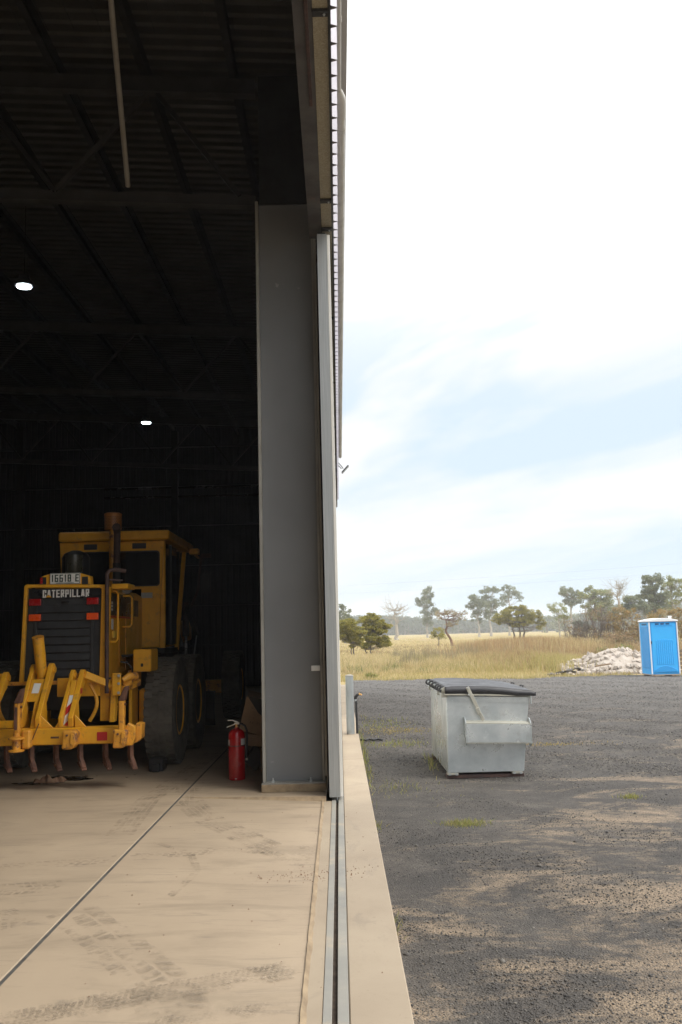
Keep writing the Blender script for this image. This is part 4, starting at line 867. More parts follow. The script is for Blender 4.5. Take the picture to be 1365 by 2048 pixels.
# leaning lift plates: (x, thickness, bottom z, top z)
def leanplate(x, wd, zt, name='lift_plate', yb=YB + 0.03, yt=10.82, dep=0.20, zb=0.66, m=Yl):
    # a plate whose side is a leaning strip with a rounded eye at the top
    P = [(yb, zb), (yb + dep * 1.35, zb)]
    ye, ze, r = yt, zt - 0.075, 0.075
    P.append((yb + dep * 1.1, zb + 0.25))
    for k in range(9):
        a = R(-20 + 200 * k / 8 * 0.95); P.append((ye + r * math.cos(a), ze + r * math.sin(a)))
    P.append((yb - 0.02 + 0.0, zb + 0.10))
    o = MB().prism(P, 'X', x - wd / 2, x + wd / 2).build(name, m, rp, bev=0.006)
    pin = MB().tube([(x - wd / 2 - 0.018, ye, ze), (x + wd / 2 + 0.018, ye, ze)], 0.038, 12).build('pin', m, o, smooth=40)
    return o
for x, wd, zt in ((-3.85, 0.055, 1.26), (-3.53, 0.045, 1.34), (-3.325, 0.055, 1.345), (-3.075, 0.045, 1.265), (-2.965, 0.055, 1.265), (-4.05, 0.05, 1.26)): leanplate(x, wd, zt)
# sloping faces between the plates
def slope_panel(x0, x1, z1, name, m=Yl, z0=0.66):
    f = lambda z: YB + 0.035 + (z - 0.66) * 0.62
    mb = MB(); mb.hexa([(x0, f(z0), z0), (x1, f(z0), z0), (x1, f(z0) + .03, z0), (x0, f(z0) + .03, z0)], [(x0, f(z1), z1), (x1, f(z1), z1), (x1, f(z1) + .03, z1), (x0, f(z1) + .03, z1)])
    return mb.build(name, m, rp, bev=0.004), f
sp1, fz = slope_panel(-3.505, -3.355, 1.17, 'centre_panel', z0=0.93)
mb = MB(); mb.hexa([(-3.41, fz(.66), .66), (-3.355, fz(.66), .66), (-3.355, fz(.66) + .03, .66), (-3.41, fz(.66) + .03, .66)], [(-3.42, fz(.929), .929), (-3.355, fz(.929), .929), (-3.355, fz(.929) + .03, .929), (-3.42, fz(.929) + .03, .929)]); mb.build('centre_leg', Yl, rp, bev=0.004)
slope_panel(-3.05, -2.995, 1.15, 'link_cover')
slope_panel(-3.83, -3.60, 0.74, 'low_gusset', z0=0.662)
def on_slope(name, pts, m, lift=0.004):   # flat sticker on the sloping face; pts (x, z)
    mb = MB(); n = len(pts); mb.add([(x, fz(z) - lift, z) for x, z in pts] + [(x, fz(z) - lift + .002, z) for x, z in pts], [tuple(range(n)), tuple(range(2 * n - 1, n - 1, -1))] + [(i, (i + 1) % n, n + (i + 1) % n, n + i) for i in range(n)])
    return mb.build(name, m, rp)
on_slope('white_sticker', [(-3.475, 1.02), (-3.395, 1.02), (-3.385, 1.125), (-3.465, 1.13)], M['decal_white'])
# red and white chevron strip on the cover between two plates
cx0, cx1 = -3.048, -2.998
zs = [0.68, 0.715, 0.80, 0.885, 0.965]
on_slope('chevron_red', [(cx0 + 0.01, 0.675), (cx1, 0.675), (cx1, 0.735)], M['decal_red'], 0.006)
on_slope('chevron_white', [(cx0, 0.68), (cx1, 0.737), (cx1, 0.83), (cx0, 0.775)], M['decal_white'], 0.006)
on_slope('chevron_red', [(cx0, 0.777), (cx1, 0.832), (cx1, 0.915), (cx0, 0.86)], M['decal_red'], 0.006)
on_slope('chevron_white', [(cx0, 0.862), (cx1, 0.917), (cx1, 0.99), (cx0 + 0.01, 0.99)], M['decal_white'], 0.006)
mb = MB(); mb.box(-2.9375, -2.935, 10.62, 10.70, 1.0, 1.06); mb.build('chevron_red', M['decal_red'], rp)
for x0, x1 in ((-3.30, -3.16), (-3.14, -3.06), (-2.92, -2.80)):
    MB().prism([(x0, 0.656), (x1, 0.656), ((x0 if x0 != -3.14 else x1), 0.79)], 'Y', YB + 0.04, YB + 0.07).build('gusset', Yl, rp, bev=0.003)
# lift cylinder leaning up from the centre
cyl = MB().tube([(-3.425, 10.80, 1.17), (-3.432, 10.72, 1.45), (-3.437, 10.66, 1.64)], [0.056, 0.064, 0.064], 20).build('lift_cylinder', Yl, rp, smooth=40)
MB().tube([(-3.437, 10.661, 1.63), (-3.4375, 10.655, 1.648)], 0.067, 20).build('cylinder_cap', YW, cyl, smooth=40)
MB().tube([(-3.424, 10.802, 1.18), (-3.424, 10.796, 1.20)], 0.066, 20).build('gland_ring', YW, cyl, smooth=40)
gb('cross_plate', -3.30, -2.80, 10.95, 10.98, 0.95, 1.165, Yl, rp)
gb('cross_tube', -3.95, -2.60, 10.99, 11.02, 1.09, 1.135, M['yellow_worn'], rp)
# side links and frame brackets
for sgn, xa in ((1, -2.94), (-1, -3.875)):
    xb = xa + sgn * 0.25
    MB().bar((xa, 10.80, 1.205), (xb, 10.98, 1.075), 0.07, 0.085).build('side_link', Yl, rp, bev=0.01)
    lk = MB().lathe([(0.062, -0.05), (0.062, 0.05)], (xb + sgn * 0.02, 10.98, 1.07), 'X', n=18).build('link_eye', Yl, rp, smooth=40)
    xs2 = xb + sgn * 0.05
    mb = MB(); P = [(10.86, 0.655), (10.98, 0.655), (11.05, 0.85), (11.05, 1.16), (10.95, 1.18), (10.92, 1.0), (10.90, 0.82)]
    mb.prism(P, 'X', xs2 - 0.03, xs2 + 0.03).build('frame_plate', Yl, rp, bev=0.006)
    mb = MB()
    prev = None; arc = []
    for k in range(9):
        t = k / 8; arc.append((xa + sgn * (0.02 + 0.085 * math.sin(math.pi * t)), 10.96, 0.665 + 0.42 * t))
    mb.tube(arc, 0.022, 8).build('curved_rib', Yl, rp, smooth=40)
    gb('rear_web', min(xa + sgn * .13, xa + sgn * .24), max(xa + sgn * .13, xa + sgn * .24), 11.0, 11.03, 0.66, 1.10, Yl, rp)
gb('bolted_bracket', -2.645, -2.545, 10.88, 10.93, 0.95, 1.21, Yl, rp, 0.008)
for z in (0.985, 1.09, 1.18): part(bolt_me, 'bolt', rp, (-2.565, 10.879, z), (R(90), 0, 0), (1.1, 1.1, 0.9))
MB().tube([(-2.54, 10.95, 1.12), (-2.48, 11.0, 1.16), (-2.42, 11.1, 1.16)], [0.03, 0.045, 0.05], 12).build('steering_joint', YW, rp, smooth=40)
MB().bar((-2.55, 10.95, 1.02), (-2.42, 11.3, 1.08), 0.05, 0.07).build('strut', YW, rp)
# ripper shanks standing in their pockets
def shank(x, m=YW, tip=True):
    P = [(YB - 0.155, 0.62), (YB - 0.075, 0.62), (YB - 0.06, 0.85), (YB - 0.07, 0.97), (YB - 0.13, 0.985), (YB - 0.165, 0.93), (YB - 0.16, 0.8)]
    o = MB().prism(P, 'X', x - 0.03, x + 0.03).build('ripper_shank', m, rp, bev=0.012)
    mb = MB(); mb.hexa([(x - 0.035, YB - 0.17, 0.94), (x + 0.038, YB - 0.17, 0.94), (x + 0.038, YB - 0.06, 0.94), (x - 0.035, YB - 0.06, 0.94)], [(x + 0.035, YB - 0.17, 1.09), (x + 0.085, YB - 0.17, 1.10), (x + 0.085, YB - 0.13, 1.10), (x + 0.035, YB - 0.13, 1.09)])
    mb.build('tip', M['rust'], o, bev=0.008)
    MB().tube([(x - 0.045, YB - 0.12, 0.90), (x + 0.045, YB - 0.12, 0.90)], 0.014, 8).build('pin', M['rust'], o)
shank(-3.495); shank(-2.37, M['yellow_worn'])
MB().bar((-3.495, YB - 0.178, 0.66), (-3.495, YB - 0.178, 0.9), 0.03, 0.01, (0, 1, 0)).build('worn_face', M['rust'], rp)
def pocket(x, spool=False):
    if spool:
        b = MB(); b.lathe([(0.075, 0), (0.085, 0.008), (0.085, 0.022), (0.045, 0.03), (0.045, 0.125), (0.085, 0.135), (0.085, 0.15), (0.06, 0.158), (0.035, 0.165), (0.035, 0.20), (0.015, 0.21)], (x, YB - 0.125, 0.425), n=20)
        o = b.build('tow_spool', YW, rp, smooth=35)
        gb('pocket', x + 0.045, x + 0.14, YB - 0.12, YB - 0.001, 0.45, 0.65, YW, rp, 0.02)
    else:
        P = [(x - 0.082, 0.44), (x + 0.03, 0.44), (x + 0.075, 0.49), (x + 0.085, 0.62), (x + 0.05, 0.64), (x - 0.075, 0.64)]
        MB().prism(P, 'Y', YB - 0.165, YB - 0.001).build('pocket', YW, rp, bev=0.02, seg=2)
        MB().prism([(x + 0.01, 0.50), (x + 0.05, 0.47), (x + 0.075, 0.52), (x + 0.06, 0.60), (x + 0.02, 0.61)], 'Y', YB - 0.18, YB - 0.166).build('pocket_plate', YW, rp, bev=0.006)
        MB().tube([(x - 0.02, YB - 0.182, 0.59), (x - 0.02, YB - 0.166, 0.59)], 0.012, 8).build('pin', M['rust'], rp)
pocket(-3.50, True); pocket(-2.925); pocket(-2.38); pocket(-4.08)
# scarifier teeth
P = [(0.0, 0.50), (0.055, 0.50), (0.05, 0.33), (0.03, 0.285), (-0.03, 0.235), (-0.075, 0.215), (-0.078, 0.235), (-0.045, 0.275), (-0.008, 0.33)]
b = MB(); b.prism(P, 'X', -0.018, 0.018)
# the tooth points back and slightly outward
sto = b.build('scarifier_tooth', M['rust'], None, bev=0.0); st_me = sto.data; bpy.data.objects.remove(sto)
b = MB(); b.hexa([(-0.028, -0.02, 0.29), (0.028, -0.02, 0.29), (0.028, 0.045, 0.275), (-0.028, 0.045, 0.275)], [(-0.024, -0.085, 0.205), (0.024, -0.085, 0.205), (0.02, -0.075, 0.195), (-0.02, -0.075, 0.195)])
tpo = b.build('tooth_point', M['rust'], None); tp_me = tpo.data; bpy.data.objects.remove(tpo)
for i, x in enumerate((-4.19, -3.92, -3.655, -3.385, -3.115, -2.85, -2.575, -2.30)):
    t_ = part(st_me, 'scarifier_tooth', rp, (x, YB + 0.05, 0.0), (0, 0, R(38)), (1.15, 1.15, 1.0))
    q = bpy.data.objects.new('tooth_point', tp_me); col.objects.link(q); q.parent = t_
# chain by the spool
mb = MB()
for k in range(9):
    t = k / 8; p = Vector((-3.36 + 0.06 * t, YB - 0.03, 0.54 + 0.15 * t)); mb.tube([p, p + Vector((0.006, 0, 0.018))], 0.006, 5)
mb.build('chain', M['rust'], rp)

# oily stain and rag
mb = MB(); n = 40
def blotch(cx_, cy_, rx, ry, z, seed):
    rd = random.Random(seed); ph_ = [rd.uniform(0, 6.28) for _ in range(4)]
    pts = []
    for k in range(n):
        a = 2 * math.pi * k / n; q = 1 + 0.22 * math.sin(3 * a + ph_[0]) + 0.15 * math.sin(5 * a + ph_[1]) + 0.10 * math.sin(9 * a + ph_[2])
        pts.append((cx_ + rx * q * math.cos(a), cy_ + ry * q * math.sin(a), z))
    return pts
mb.add(blotch(-3.24, 11.08, 0.27, 0.24, 0.003, 3), [tuple(range(n))]); mb.add(blotch(-3.46, 10.82, 0.22, 0.12, 0.0055, 5), [tuple(range(n))])
for k in range(14): mb.add(blotch(-3.3 + random.uniform(-.5, .9), 10.9 + random.uniform(-.2, .4), random.uniform(.006, .02), random.uniform(.006, .02), 0.004, k), [tuple(range(n))])
mb.build('oil_stain', M['oil'], flo, kind='stuff')
b = MB(); nu, nv = 26, 12; vs = []
for i in range(nu):
    for j in range(nv):
        u, v_ = i / (nu - 1), j / (nv - 1)
        z = 0.004 + 0.075 * math.sin(math.pi * v_) ** 0.6 * math.sin(math.pi * u) ** 0.4 * (0.75 + 0.35 * math.sin(13 * u + 4 * v_) + 0.2 * math.sin(29 * u))
        vs.append((-3.52 + 0.34 * u + 0.015 * math.sin(9 * v_), 10.80 + 0.15 * v_ + 0.02 * math.sin(8 * u), max(0.006, z)))
b.add(vs, [(i * nv + j, (i + 1) * nv + j, (i + 1) * nv + j + 1, i * nv + j + 1) for i in range(nu - 1) for j in range(nv - 1)])
solo('oily_rag', b, M['rag'], (-3.35, 10.87, 0), 'crumpled brown rag lying in an oil stain on the floor behind the grader', 'rag', smooth=60)

# ------------------------------------------------------------------ fire extinguisher
ex = thing('fire_extinguisher', (-1.19, 10.72, 0), 'red fire extinguisher standing on the concrete beside the grey column', 'fire extinguisher')
exb = MB().lathe([(0.088, 0.0), (0.094, 0.006), (0.094, 0.47), (0.090, 0.505), (0.075, 0.535), (0.05, 0.555), (0.026, 0.563), (0.024, 0.575)], (-1.19, 10.72, 0.002), n=40).build('cylinder_body', M['ext_red'], ex, smooth=40)
MB().lathe([(0.0955, 0), (0.0955, 0.009)], (-1.19, 10.72, 0.372), n=40).build('body_band', M['black'], exb, smooth=40)
MB().tube([(-1.19, 10.72, 0.575), (-1.19, 10.72, 0.61)], 0.017, 12).build('brass_neck', M['brass'], ex, smooth=40)
MB().box(-1.215, -1.155, 10.708, 10.732, 0.606, 0.63).build('valve', M['silver'], ex, bev=0.004)
MB().tube([(-1.165, 10.72, 0.627), (-1.20, 10.72, 0.640), (-1.235, 10.72, 0.655), (-1.29, 10.72, 0.655)], 0.008, 8).build('top_lever', M['silver'], ex, smooth=40)
MB().tube([(-1.19, 10.72, 0.617), (-1.225, 10.72, 0.605), (-1.30, 10.72, 0.58)], 0.008, 8).build('carry_handle', M['silver'], ex, smooth=40)
MB().tube([(-1.165, 10.72, 0.613), (-1.13, 10.72, 0.612), (-1.095, 10.72, 0.59), (-1.075, 10.72, 0.54), (-1.072, 10.72, 0.45), (-1.078, 10.72, 0.30), (-1.08, 10.72, 0.23)], 0.0125, 10).build('hose', M['black'], ex, smooth=40)
MB().tube([(-1.08, 10.72, 0.235), (-1.08, 10.72, 0.21)], 0.013, 10).build('nozzle', M['silver'], ex, smooth=40)
def curved(x0a, a1, z0, z1, r, name, m, par, c=(-1.19, 10.72)):
    mb = MB(); k = 8; vs = []
    for i in range(k + 1):
        a = R(x0a + (a1 - x0a) * i / k); vs += [(c[0] + r * math.cos(a), c[1] + r * math.sin(a), z0), (c[0] + r * math.cos(a), c[1] + r * math.sin(a), z1)]
    mb.add(vs, [(2 * i, 2 * i + 2, 2 * i + 3, 2 * i + 1) for i in range(k)]); return mb.build(name, m, par, smooth=40)
curved(178, 222, 0.382, 0.445, 0.0955, 'white_label', M['decal_white'], exb); curved(306, 352, 0.386, 0.455, 0.0955, 'white_label', M['decal_white'], exb)
curved(262, 276, 0.018, 0.026, 0.0958, 'small_mark', M['decal_white'], exb); curved(262, 280, 0.292, 0.2955, 0.0955, 'small_mark', M['red_lens'], exb)

# ------------------------------------------------------------------ cartons beside the extinguisher
def rotbox(name, m, loc, size, rot, label, cat, extra=None):
    t = thing(name, loc, label, cat); b = MB(); x, y, z = (s / 2 for s in size); b.box(-x, x, -y, y, -z, z)
    M_ = Matrix.Rotation(rot[2], 4, 'Z') @ Matrix.Rotation(rot[1], 4, 'Y') @ Matrix.Rotation(rot[0], 4, 'X')
    b.v = [tuple(M_ @ Vector(v) + Vector(loc)) for v in b.v]; o = b.build('carton_body', m, t, bev=0.004)
    return t, M_
t, M_ = rotbox('cardboard_box', M['carton'], (-0.975, 11.45, 0.66), (0.42, 0.42, 0.42), (R(6), R(14), R(4)), 'tilted brown cardboard box on top of the pile behind the red extinguisher', 'box')
b = MB(); vs = [(-0.21, -0.216, 0.05), (-0.21, -0.216, 0.215), (0.21, -0.216, 0.215), (0.21, -0.216, -0.02), (0.06, -0.216, -0.03), (-0.05, -0.216, 0.01)]
vs = [(-0.20, -0.214, 0.21), (0.205, -0.214, 0.21), (0.205, -0.214, 0.02), (0.08, -0.214, -0.01), (-0.03, -0.214, 0.04), (-0.12, -0.214, 0.13)]
vs2 = [(x, y - 0.004, z) for x, y, z in vs]; b.add([tuple(M_ @ Vector(v) + Vector((-0.975, 11.45, 0.66))) for v in vs + vs2], [tuple(range(6)), tuple(range(11, 5, -1))] + [(i, (i + 1) % 6, 6 + (i + 1) % 6, 6 + i) for i in range(6)])
b.build('torn_wrapping', M['carton_dark'], t)
b = MB()
for k in range(6):
    q = M_ @ Vector((-0.10 + 0.028 * k, -0.212, -0.10)); q2 = M_ @ Vector((-0.10 + 0.028 * k, -0.212, -0.07))
    if k in (0, 1, 3, 4): b.bar(q + Vector((-0.975, 11.45, 0.66)), q2 + Vector((-0.975, 11.45, 0.66)), 0.006, 0.003)
b.build('printed_mark', mat('faded_print', (0.15, 0.10, 0.07)), t)
rotbox('cardboard_box', M['carton'], (-0.90, 11.48, 0.355), (0.46, 0.40, 0.14), (0, R(4), R(-6)), 'flat brown carton in the middle of the pile behind the red extinguisher', 'box')
rotbox('cardboard_box', M['carton'], (-0.84, 11.50, 0.14), (0.36, 0.40, 0.275), (0, R(0), R(14)), 'lowest brown carton of the pile behind the red extinguisher', 'box')
rotbox('black_case', M['carton_dark'], (-1.04, 11.42, 0.155), (0.19, 0.30, 0.22), (0, R(42), R(5)), 'black case leaning against the cartons right behind the red extinguisher', 'case')

# ------------------------------------------------------------------ bollard, tap, hose
bo = thing('bollard', (0.148, 15.45, -0.03), 'round galvanised steel bollard standing on the concrete edge beyond the door', 'bollard')
MB().lathe([(0.065, 0.0), (0.065, 0.93)], (0.148, 15.45, -0.03), n=28).build('post', M['bollard'], bo, smooth=40)
MB().lathe([(0.067, 0.0), (0.067, 0.012), (0.045, 0.024), (0.0, 0.028)], (0.148, 15.45, 0.901), n=28).build('cap', M['fascia'], bo, smooth=40)
tp = thing('garden_tap', (0.248, 15.5, -0.03), 'black standpipe with a dark tap fixed beside the bollard', 'tap')
MB().tube([(0.256, 15.5, -0.03), (0.250, 15.5, 0.50)], 0.019, 10).build('standpipe', M['black'], tp, smooth=40)
MB().tube([(0.240, 15.5, 0.49), (0.240, 15.5, 0.52)], 0.023, 10).build('collar', M['galv'], tp, smooth=40)
MB().tube([(0.240, 15.5, 0.52), (0.243, 15.5, 0.56), (0.27, 15.5, 0.59), (0.30, 15.5, 0.60)], [0.022, 0.026, 0.024, 0.02], 10).build('elbow', M['black'], tp, smooth=40)
MB().tube([(0.295, 15.5, 0.60), (0.33, 15.5, 0.60), (0.345, 15.5, 0.585)], 0.013, 8).build('spout', M['brass'], tp, smooth=40)
MB().tube([(0.31, 15.5, 0.605), (0.31, 15.5, 0.635)], 0.006, 6).build('tap_stem', M['brass'], tp)
MB().bar((0.29, 15.5, 0.638), (0.37, 15.5, 0.615), 0.012, 0.006).build('tap_lever', M['black'], tp)
ho = MB(); P = [(0.30 + 0.42 * k / 20, 16.75 + 0.04 * math.sin(k * 0.9), -0.275) for k in range(21)]; ho.tube(P, 0.018, 8)
hs = solo('drain_hose', ho, M['black'], (0.5, 16.75, -0.29), 'short piece of black corrugated hose lying on the gravel beside the slab edge', 'hose', smooth=40)

# ------------------------------------------------------------------ waste bin
bn = thing('waste_bin', (1.86, 13.4, -0.3), 'galvanised steel front lift waste bin with black plastic lid standing on the gravel', 'bin')
bx0, bx1, by0, by1 = 1.365, 2.36, 12.35, 14.42
mb = MB()
mb.hexa([(bx0, by0, -0.235), (bx1, by0, -0.235), (bx1, by1, -0.235), (bx0, by1, -0.235)], [(bx0 + 0.02, by0 - 0.0, 0.755), (bx1 + 0.11, by0, 0.715), (bx1 + 0.11, by1, 0.715), (bx0 + 0.02, by1, 0.755)])
body = mb.build('bin_body', M['bin'], bn, bev=0.008)
# rolled top rim
for a_, b_ in (((bx0 - 0.01, by0 - 0.03, 0.775), (bx1 + 0.14, by0 - 0.03, 0.733)), ((bx0 - 0.01, by1 + 0.03, 0.775), (bx1 + 0.14, by1 + 0.03, 0.733))):
    MB().bar(a_, b_, 0.055, 0.022).build('rim', M['bin_cream'], bn, bev=0.004)
MB().bar((bx0 - 0.005, by0, 0.762), (bx0 - 0.005, by1, 0.762), 0.05, 0.03).build('rim', M['bin'], bn, bev=0.004)
MB().bar((bx1 + 0.125, by0, 0.724), (bx1 + 0.125, by1, 0.724), 0.05, 0.03).build('rim', M['bin'], bn, bev=0.004)
# band under the rim, welded seam
MB().hexa([(bx0 + 0.045, by0 - 0.012, 0.685), (bx1 + 0.10, by0 - 0.012, 0.640), (bx1 + 0.10, by0 - 0.001, 0.640), (bx0 + 0.045, by0 - 0.001, 0.685)], [(bx0 + 0.045, by0 - 0.012, 0.75), (bx1 + 0.107, by0 - 0.012, 0.712), (bx1 + 0.107, by0 - 0.001, 0.712), (bx0 + 0.045, by0 - 0.001, 0.75)]).build('top_band', M['bin'], bn)
MB().bar((bx1 + 0.12, by0 - 0.05, 0.73), (bx1 + 0.12, by0 - 0.05, 0.63), 0.012, 0.07).build('corner_tab', M['bin'], bn)
# fork pockets on both ends
for yy, sgn in ((by0, -1), (by1, 1)):
    ya, yb = (yy - 0.155, yy - 0.001) if sgn < 0 else (yy + 0.001, yy + 0.155)
    mb = MB(); yo = ya if sgn < 0 else yb
    yin = yo - sgn * 0.008
    pk = MB().hexa([(1.615, min(yo, yin), 0.165), (2.44, min(yo, yin), 0.145), (2.44, max(yo, yin), 0.145), (1.615, max(yo, yin), 0.165)], [(1.615, min(yo, yin), 0.405), (2.44, min(yo, yin), 0.375), (2.44, max(yo, yin), 0.375), (1.615, max(yo, yin), 0.405)]).build('fork_pocket', M['bin'], bn, bev=0.003)
    MB().hexa([(1.615, ya, 0.406), (2.44, ya, 0.376), (2.44, yb, 0.396), (1.615, yb, 0.426)], [(1.615, ya, 0.414), (2.44, ya, 0.384), (2.44, yb, 0.404), (1.615, yb, 0.434)]).build('pocket_top', M['bin_cream'], pk)
    MB().hexa([(1.615, ya, 0.156), (2.44, ya, 0.136), (2.44, yb, 0.136), (1.615, yb, 0.156)], [(1.615, ya, 0.164), (2.44, ya, 0.144), (2.44, yb, 0.144), (1.615, yb, 0.164)]).build('pocket_base', M['bin_cream'], pk)
    for x in (1.607, 2.447):
        zo = -0.03 if x > 2 else 0
        MB().prism([(ya, 0.16 + zo), (ya, 0.42 + zo), ((ya + yb) / 2, 0.47 + zo), (yb, 0.48 + zo), (yb, 0.11 + zo), ((ya + yb) / 2, 0.12 + zo)], 'X', x - 0.006, x + 0.006).build('pocket_cheek', M['bin'], pk)
# lid: sloping ribbed sheet with a deep skirt, hinged on the left
nu, nv = 40, 60; vs = []
lx0, lx1, ly0, ly1 = bx0 - 0.0, bx1 + 0.19, by0 - 0.055, by1 + 0.05
def lidz(u, v_):
    base = 0.868 - 0.085 * u + 0.030 * math.sin(math.pi * min(1, u * 1.15) * 0.9) + 0.012 * math.sin(math.pi * v_)
    rib = 0.010 * max(0, math.sin(v_ * math.pi * 13)) ** 0.5 if 0.06 < u < 0.93 else 0
    edge = -0.02 * max(0, (u - 0.95) / 0.05)
    return base + rib + edge
for i in range(nu + 1):
    for j in range(nv + 1):
        u, v_ = i / nu, j / nv; vs.append((lx0 + (lx1 - lx0) * u, ly0 + (ly1 - ly0) * v_, lidz(u, v_)))
b = MB(); S = nv + 1
b.add(vs, [(i * S + j, (i + 1) * S + j, (i + 1) * S + j + 1, i * S + j + 1) for i in range(nu) for j in range(nv)])
def skirt(idx, drop):
    vv = [vs[i] for i in idx]; m_ = len(vv); b.add(vv + [(x, y, max(z - drop, 0.752 - 0.02 * ((x - lx0)))) for x, y, z in vv], [(i, i + 1, m_ + i + 1, m_ + i) for i in range(m_ - 1)])
skirt([i * S for i in range(nu + 1)], 0.085); skirt([i * S + nv for i in range(nu + 1)], 0.085); skirt([nu * S + j for j in range(nv + 1)], 0.045); skirt([j for j in range(nv + 1)], 0.05)
lid = b.build('lid', M['lid'], bn, smooth=45, thick=0.006)
for vv_ in (0.30, 0.62): MB().tube([(lx1 - 0.03, ly0 + 2.1 * vv_ + 0.1, 0.80), (lx1 - 0.02, ly0 + 2.1 * vv_ + 0.1, 0.82), (lx1 - 0.02, ly0 + 2.1 * vv_ + 0.28, 0.82), (lx1 - 0.03, ly0 + 2.1 * vv_ + 0.28, 0.80)], 0.008, 6).build('lid_handle', M['black'], lid)
# hinge bar with loops
hb = MB().tube([(bx0 - 0.015, by0 - 0.03, 0.835), (bx0 - 0.015, by1 + 0.05, 0.835)], 0.016, 10).build('hinge_bar', M['bin'], bn, smooth=40)
for y in (by0 + 0.06, by0 + 0.34, by0 + 0.62, by0 + 1.1, by0 + 1.5, by1 - 0.12):
    pts = [(bx0 - 0.015 + 0.045 * math.cos(a), y, 0.835 + 0.035 * math.sin(a)) for a in [2 * math.pi * k / 14 for k in range(15)]]
    MB().tube(pts, 0.014, 8).build('hinge_loop', M['lid'], hb, smooth=40)
for y in (by0 - 0.02, by0 + 0.48, by1 - 0.4): MB().prism([(bx0 - 0.05, 0.735), (bx0 + 0.035, 0.735), (bx0 + 0.03, 0.85), (bx0 - 0.0, 0.875), (bx0 - 0.04, 0.85)], 'Y', y, y + 0.012).build('hinge_lug', M['bin_cream'], hb)
MB().lathe([(0.03, 0.0), (0.03, -0.012), (0.012, -0.014)], (bx0 - 0.01, by0 - 0.03, 0.838), 'Y', n=14).build('hinge_pin', M['bin_cream'], hb, smooth=40)
# lid arm hanging down over the end
la = MB().bar((1.655, by0 - 0.075, 0.865), (1.79, by0 - 0.085, 0.565), 0.045, 0.01, (0, 1, 0)).build('lid_arm', M['bin_cream'], bn, bev=0.003)
MB().bar((1.768, by0 - 0.10, 0.60), (1.80, by0 - 0.10, 0.51), 0.05, 0.012, (0, 1, 0)).build('arm_link', M['bin_cream'], la, bev=0.005)
MB().bar((1.80, by0 - 0.10, 0.53), (1.845, by0 - 0.10, 0.435), 0.045, 0.012, (0, 1, 0)).build('arm_hook', M['bin_cream'], la, bev=0.005)
for x, z in ((1.66, 0.855), (1.668, 0.765), (1.785, 0.575), (1.815, 0.49)): part(bolt_me, 'bolt', la, (x, by0 - 0.09, z), (R(90), 0, 0), (0.8, 0.8, 0.8))
# skids and feet
for y in (by0 + 0.02, by1 - 0.22):
    MB().box(bx0 - 0.01, bx1 - 0.0, y, y + 0.2, -0.302, -0.262).build('skid', M['rock_dark'] if False else M['rust_dark'], bn)
for x in (bx0 + 0.07, bx1 - 0.09):
    for y in (by0 + 0.0, by1 - 0.14):
        ft = box(x - 0.07, x + 0.07, y, y + 0.14, -0.2615, -0.236).build('foot', M['bin_cream'], bn, bev=0.003)
        for dx in (-0.055, 0.03): box(x + dx, x + dx + 0.03, y - 0.012, y - 0.001, -0.262, -0.238).build('foot_tab', M['galv'], ft)

# ------------------------------------------------------------------ portable toilet
pt = thing('portable_toilet', (12.22, 35.7, -0.3), 'bright blue portable toilet with white roof and white corner trims at the yard edge', 'toilet')
tx0, tx1, ty0, ty1 = 11.70, 12.74, 35.15, 36.28
mb = MB(); mb.box(tx0, tx1, ty0 + 0.02, ty1, -0.22, 1.74); mb.build('cabin', M['blue'], pt, bev=0.01)
dr = box(tx0 + 0.06, tx1 - 0.06, ty0 - 0.012, ty0 + 0.019, -0.16, 1.70).build('door', M['blue'], pt, bev=0.01)
def door_panel(pts, y, m, name='door_panel'): return MB().prism(pts, 'Y', y - 0.012, y).build(name, m, dr, bev=0.006)
for k in range(9):
    x = tx0 + 0.22 + k * 0.075; h = 1.05 + 0.03 * math.sin(math.pi * k / 8)
    box(x, x + 0.034, ty0 - 0.026, ty0 - 0.0125, 0.14, h).build('rib', M['blue'], dr, bev=0.006)
P = [(tx0 + 0.10, -0.13)] + [(tx0 + 0.10 + 0.84 * k / 10, -0.06 + 0.16 * math.sin(math.pi * k / 10)) for k in range(11)] + [(tx0 + 0.94, -0.13)]
door_panel(P, ty0 - 0.0125, M['blue_deep'], 'kick_panel')
box(tx0 + 0.18, tx0 + 0.86, ty0 - 0.020, ty0 - 0.0125, 1.575, 1.60).build('ridge', M['blue_deep'], dr)
for x in (tx0 + 0.22, tx0 + 0.42, tx0 + 0.62): box(x, x + 0.14, ty0 - 0.022, ty0 - 0.0125, 1.63, 1.68).build('vent', M['navy'], dr)
box(tx0 + 0.02, tx0 + 0.06, ty0 - 0.02, ty0 + 0.0, 0.92, 1.02).build('door_latch', M['navy'], dr)
for x in (tx0 - 0.022, tx1 - 0.022): box(x, x + 0.044, ty0 - 0.024, ty0 + 0.019, -0.21, 1.72).build('corner_trim', M['white_plastic'], pt, bev=0.008)
box(tx0 - 0.022, tx0 + 0.02, ty1 + 0.001, ty1 + 0.03, -0.21, 1.72).build('corner_trim', M['white_plastic'], pt, bev=0.008)
for k in range(3): box(tx0 - 0.012, tx0 - 0.001, ty0 + 0.30 + k * 0.2, ty0 + 0.43 + k * 0.2, 1.62, 1.67).build('vent', M['navy'], pt)
box(tx0 - 0.012, tx0 - 0.001, ty0 + 0.16, ty1 - 0.16, 0.0, 1.56).build('side_panel', M['blue_deep'], pt, bev=0.008)
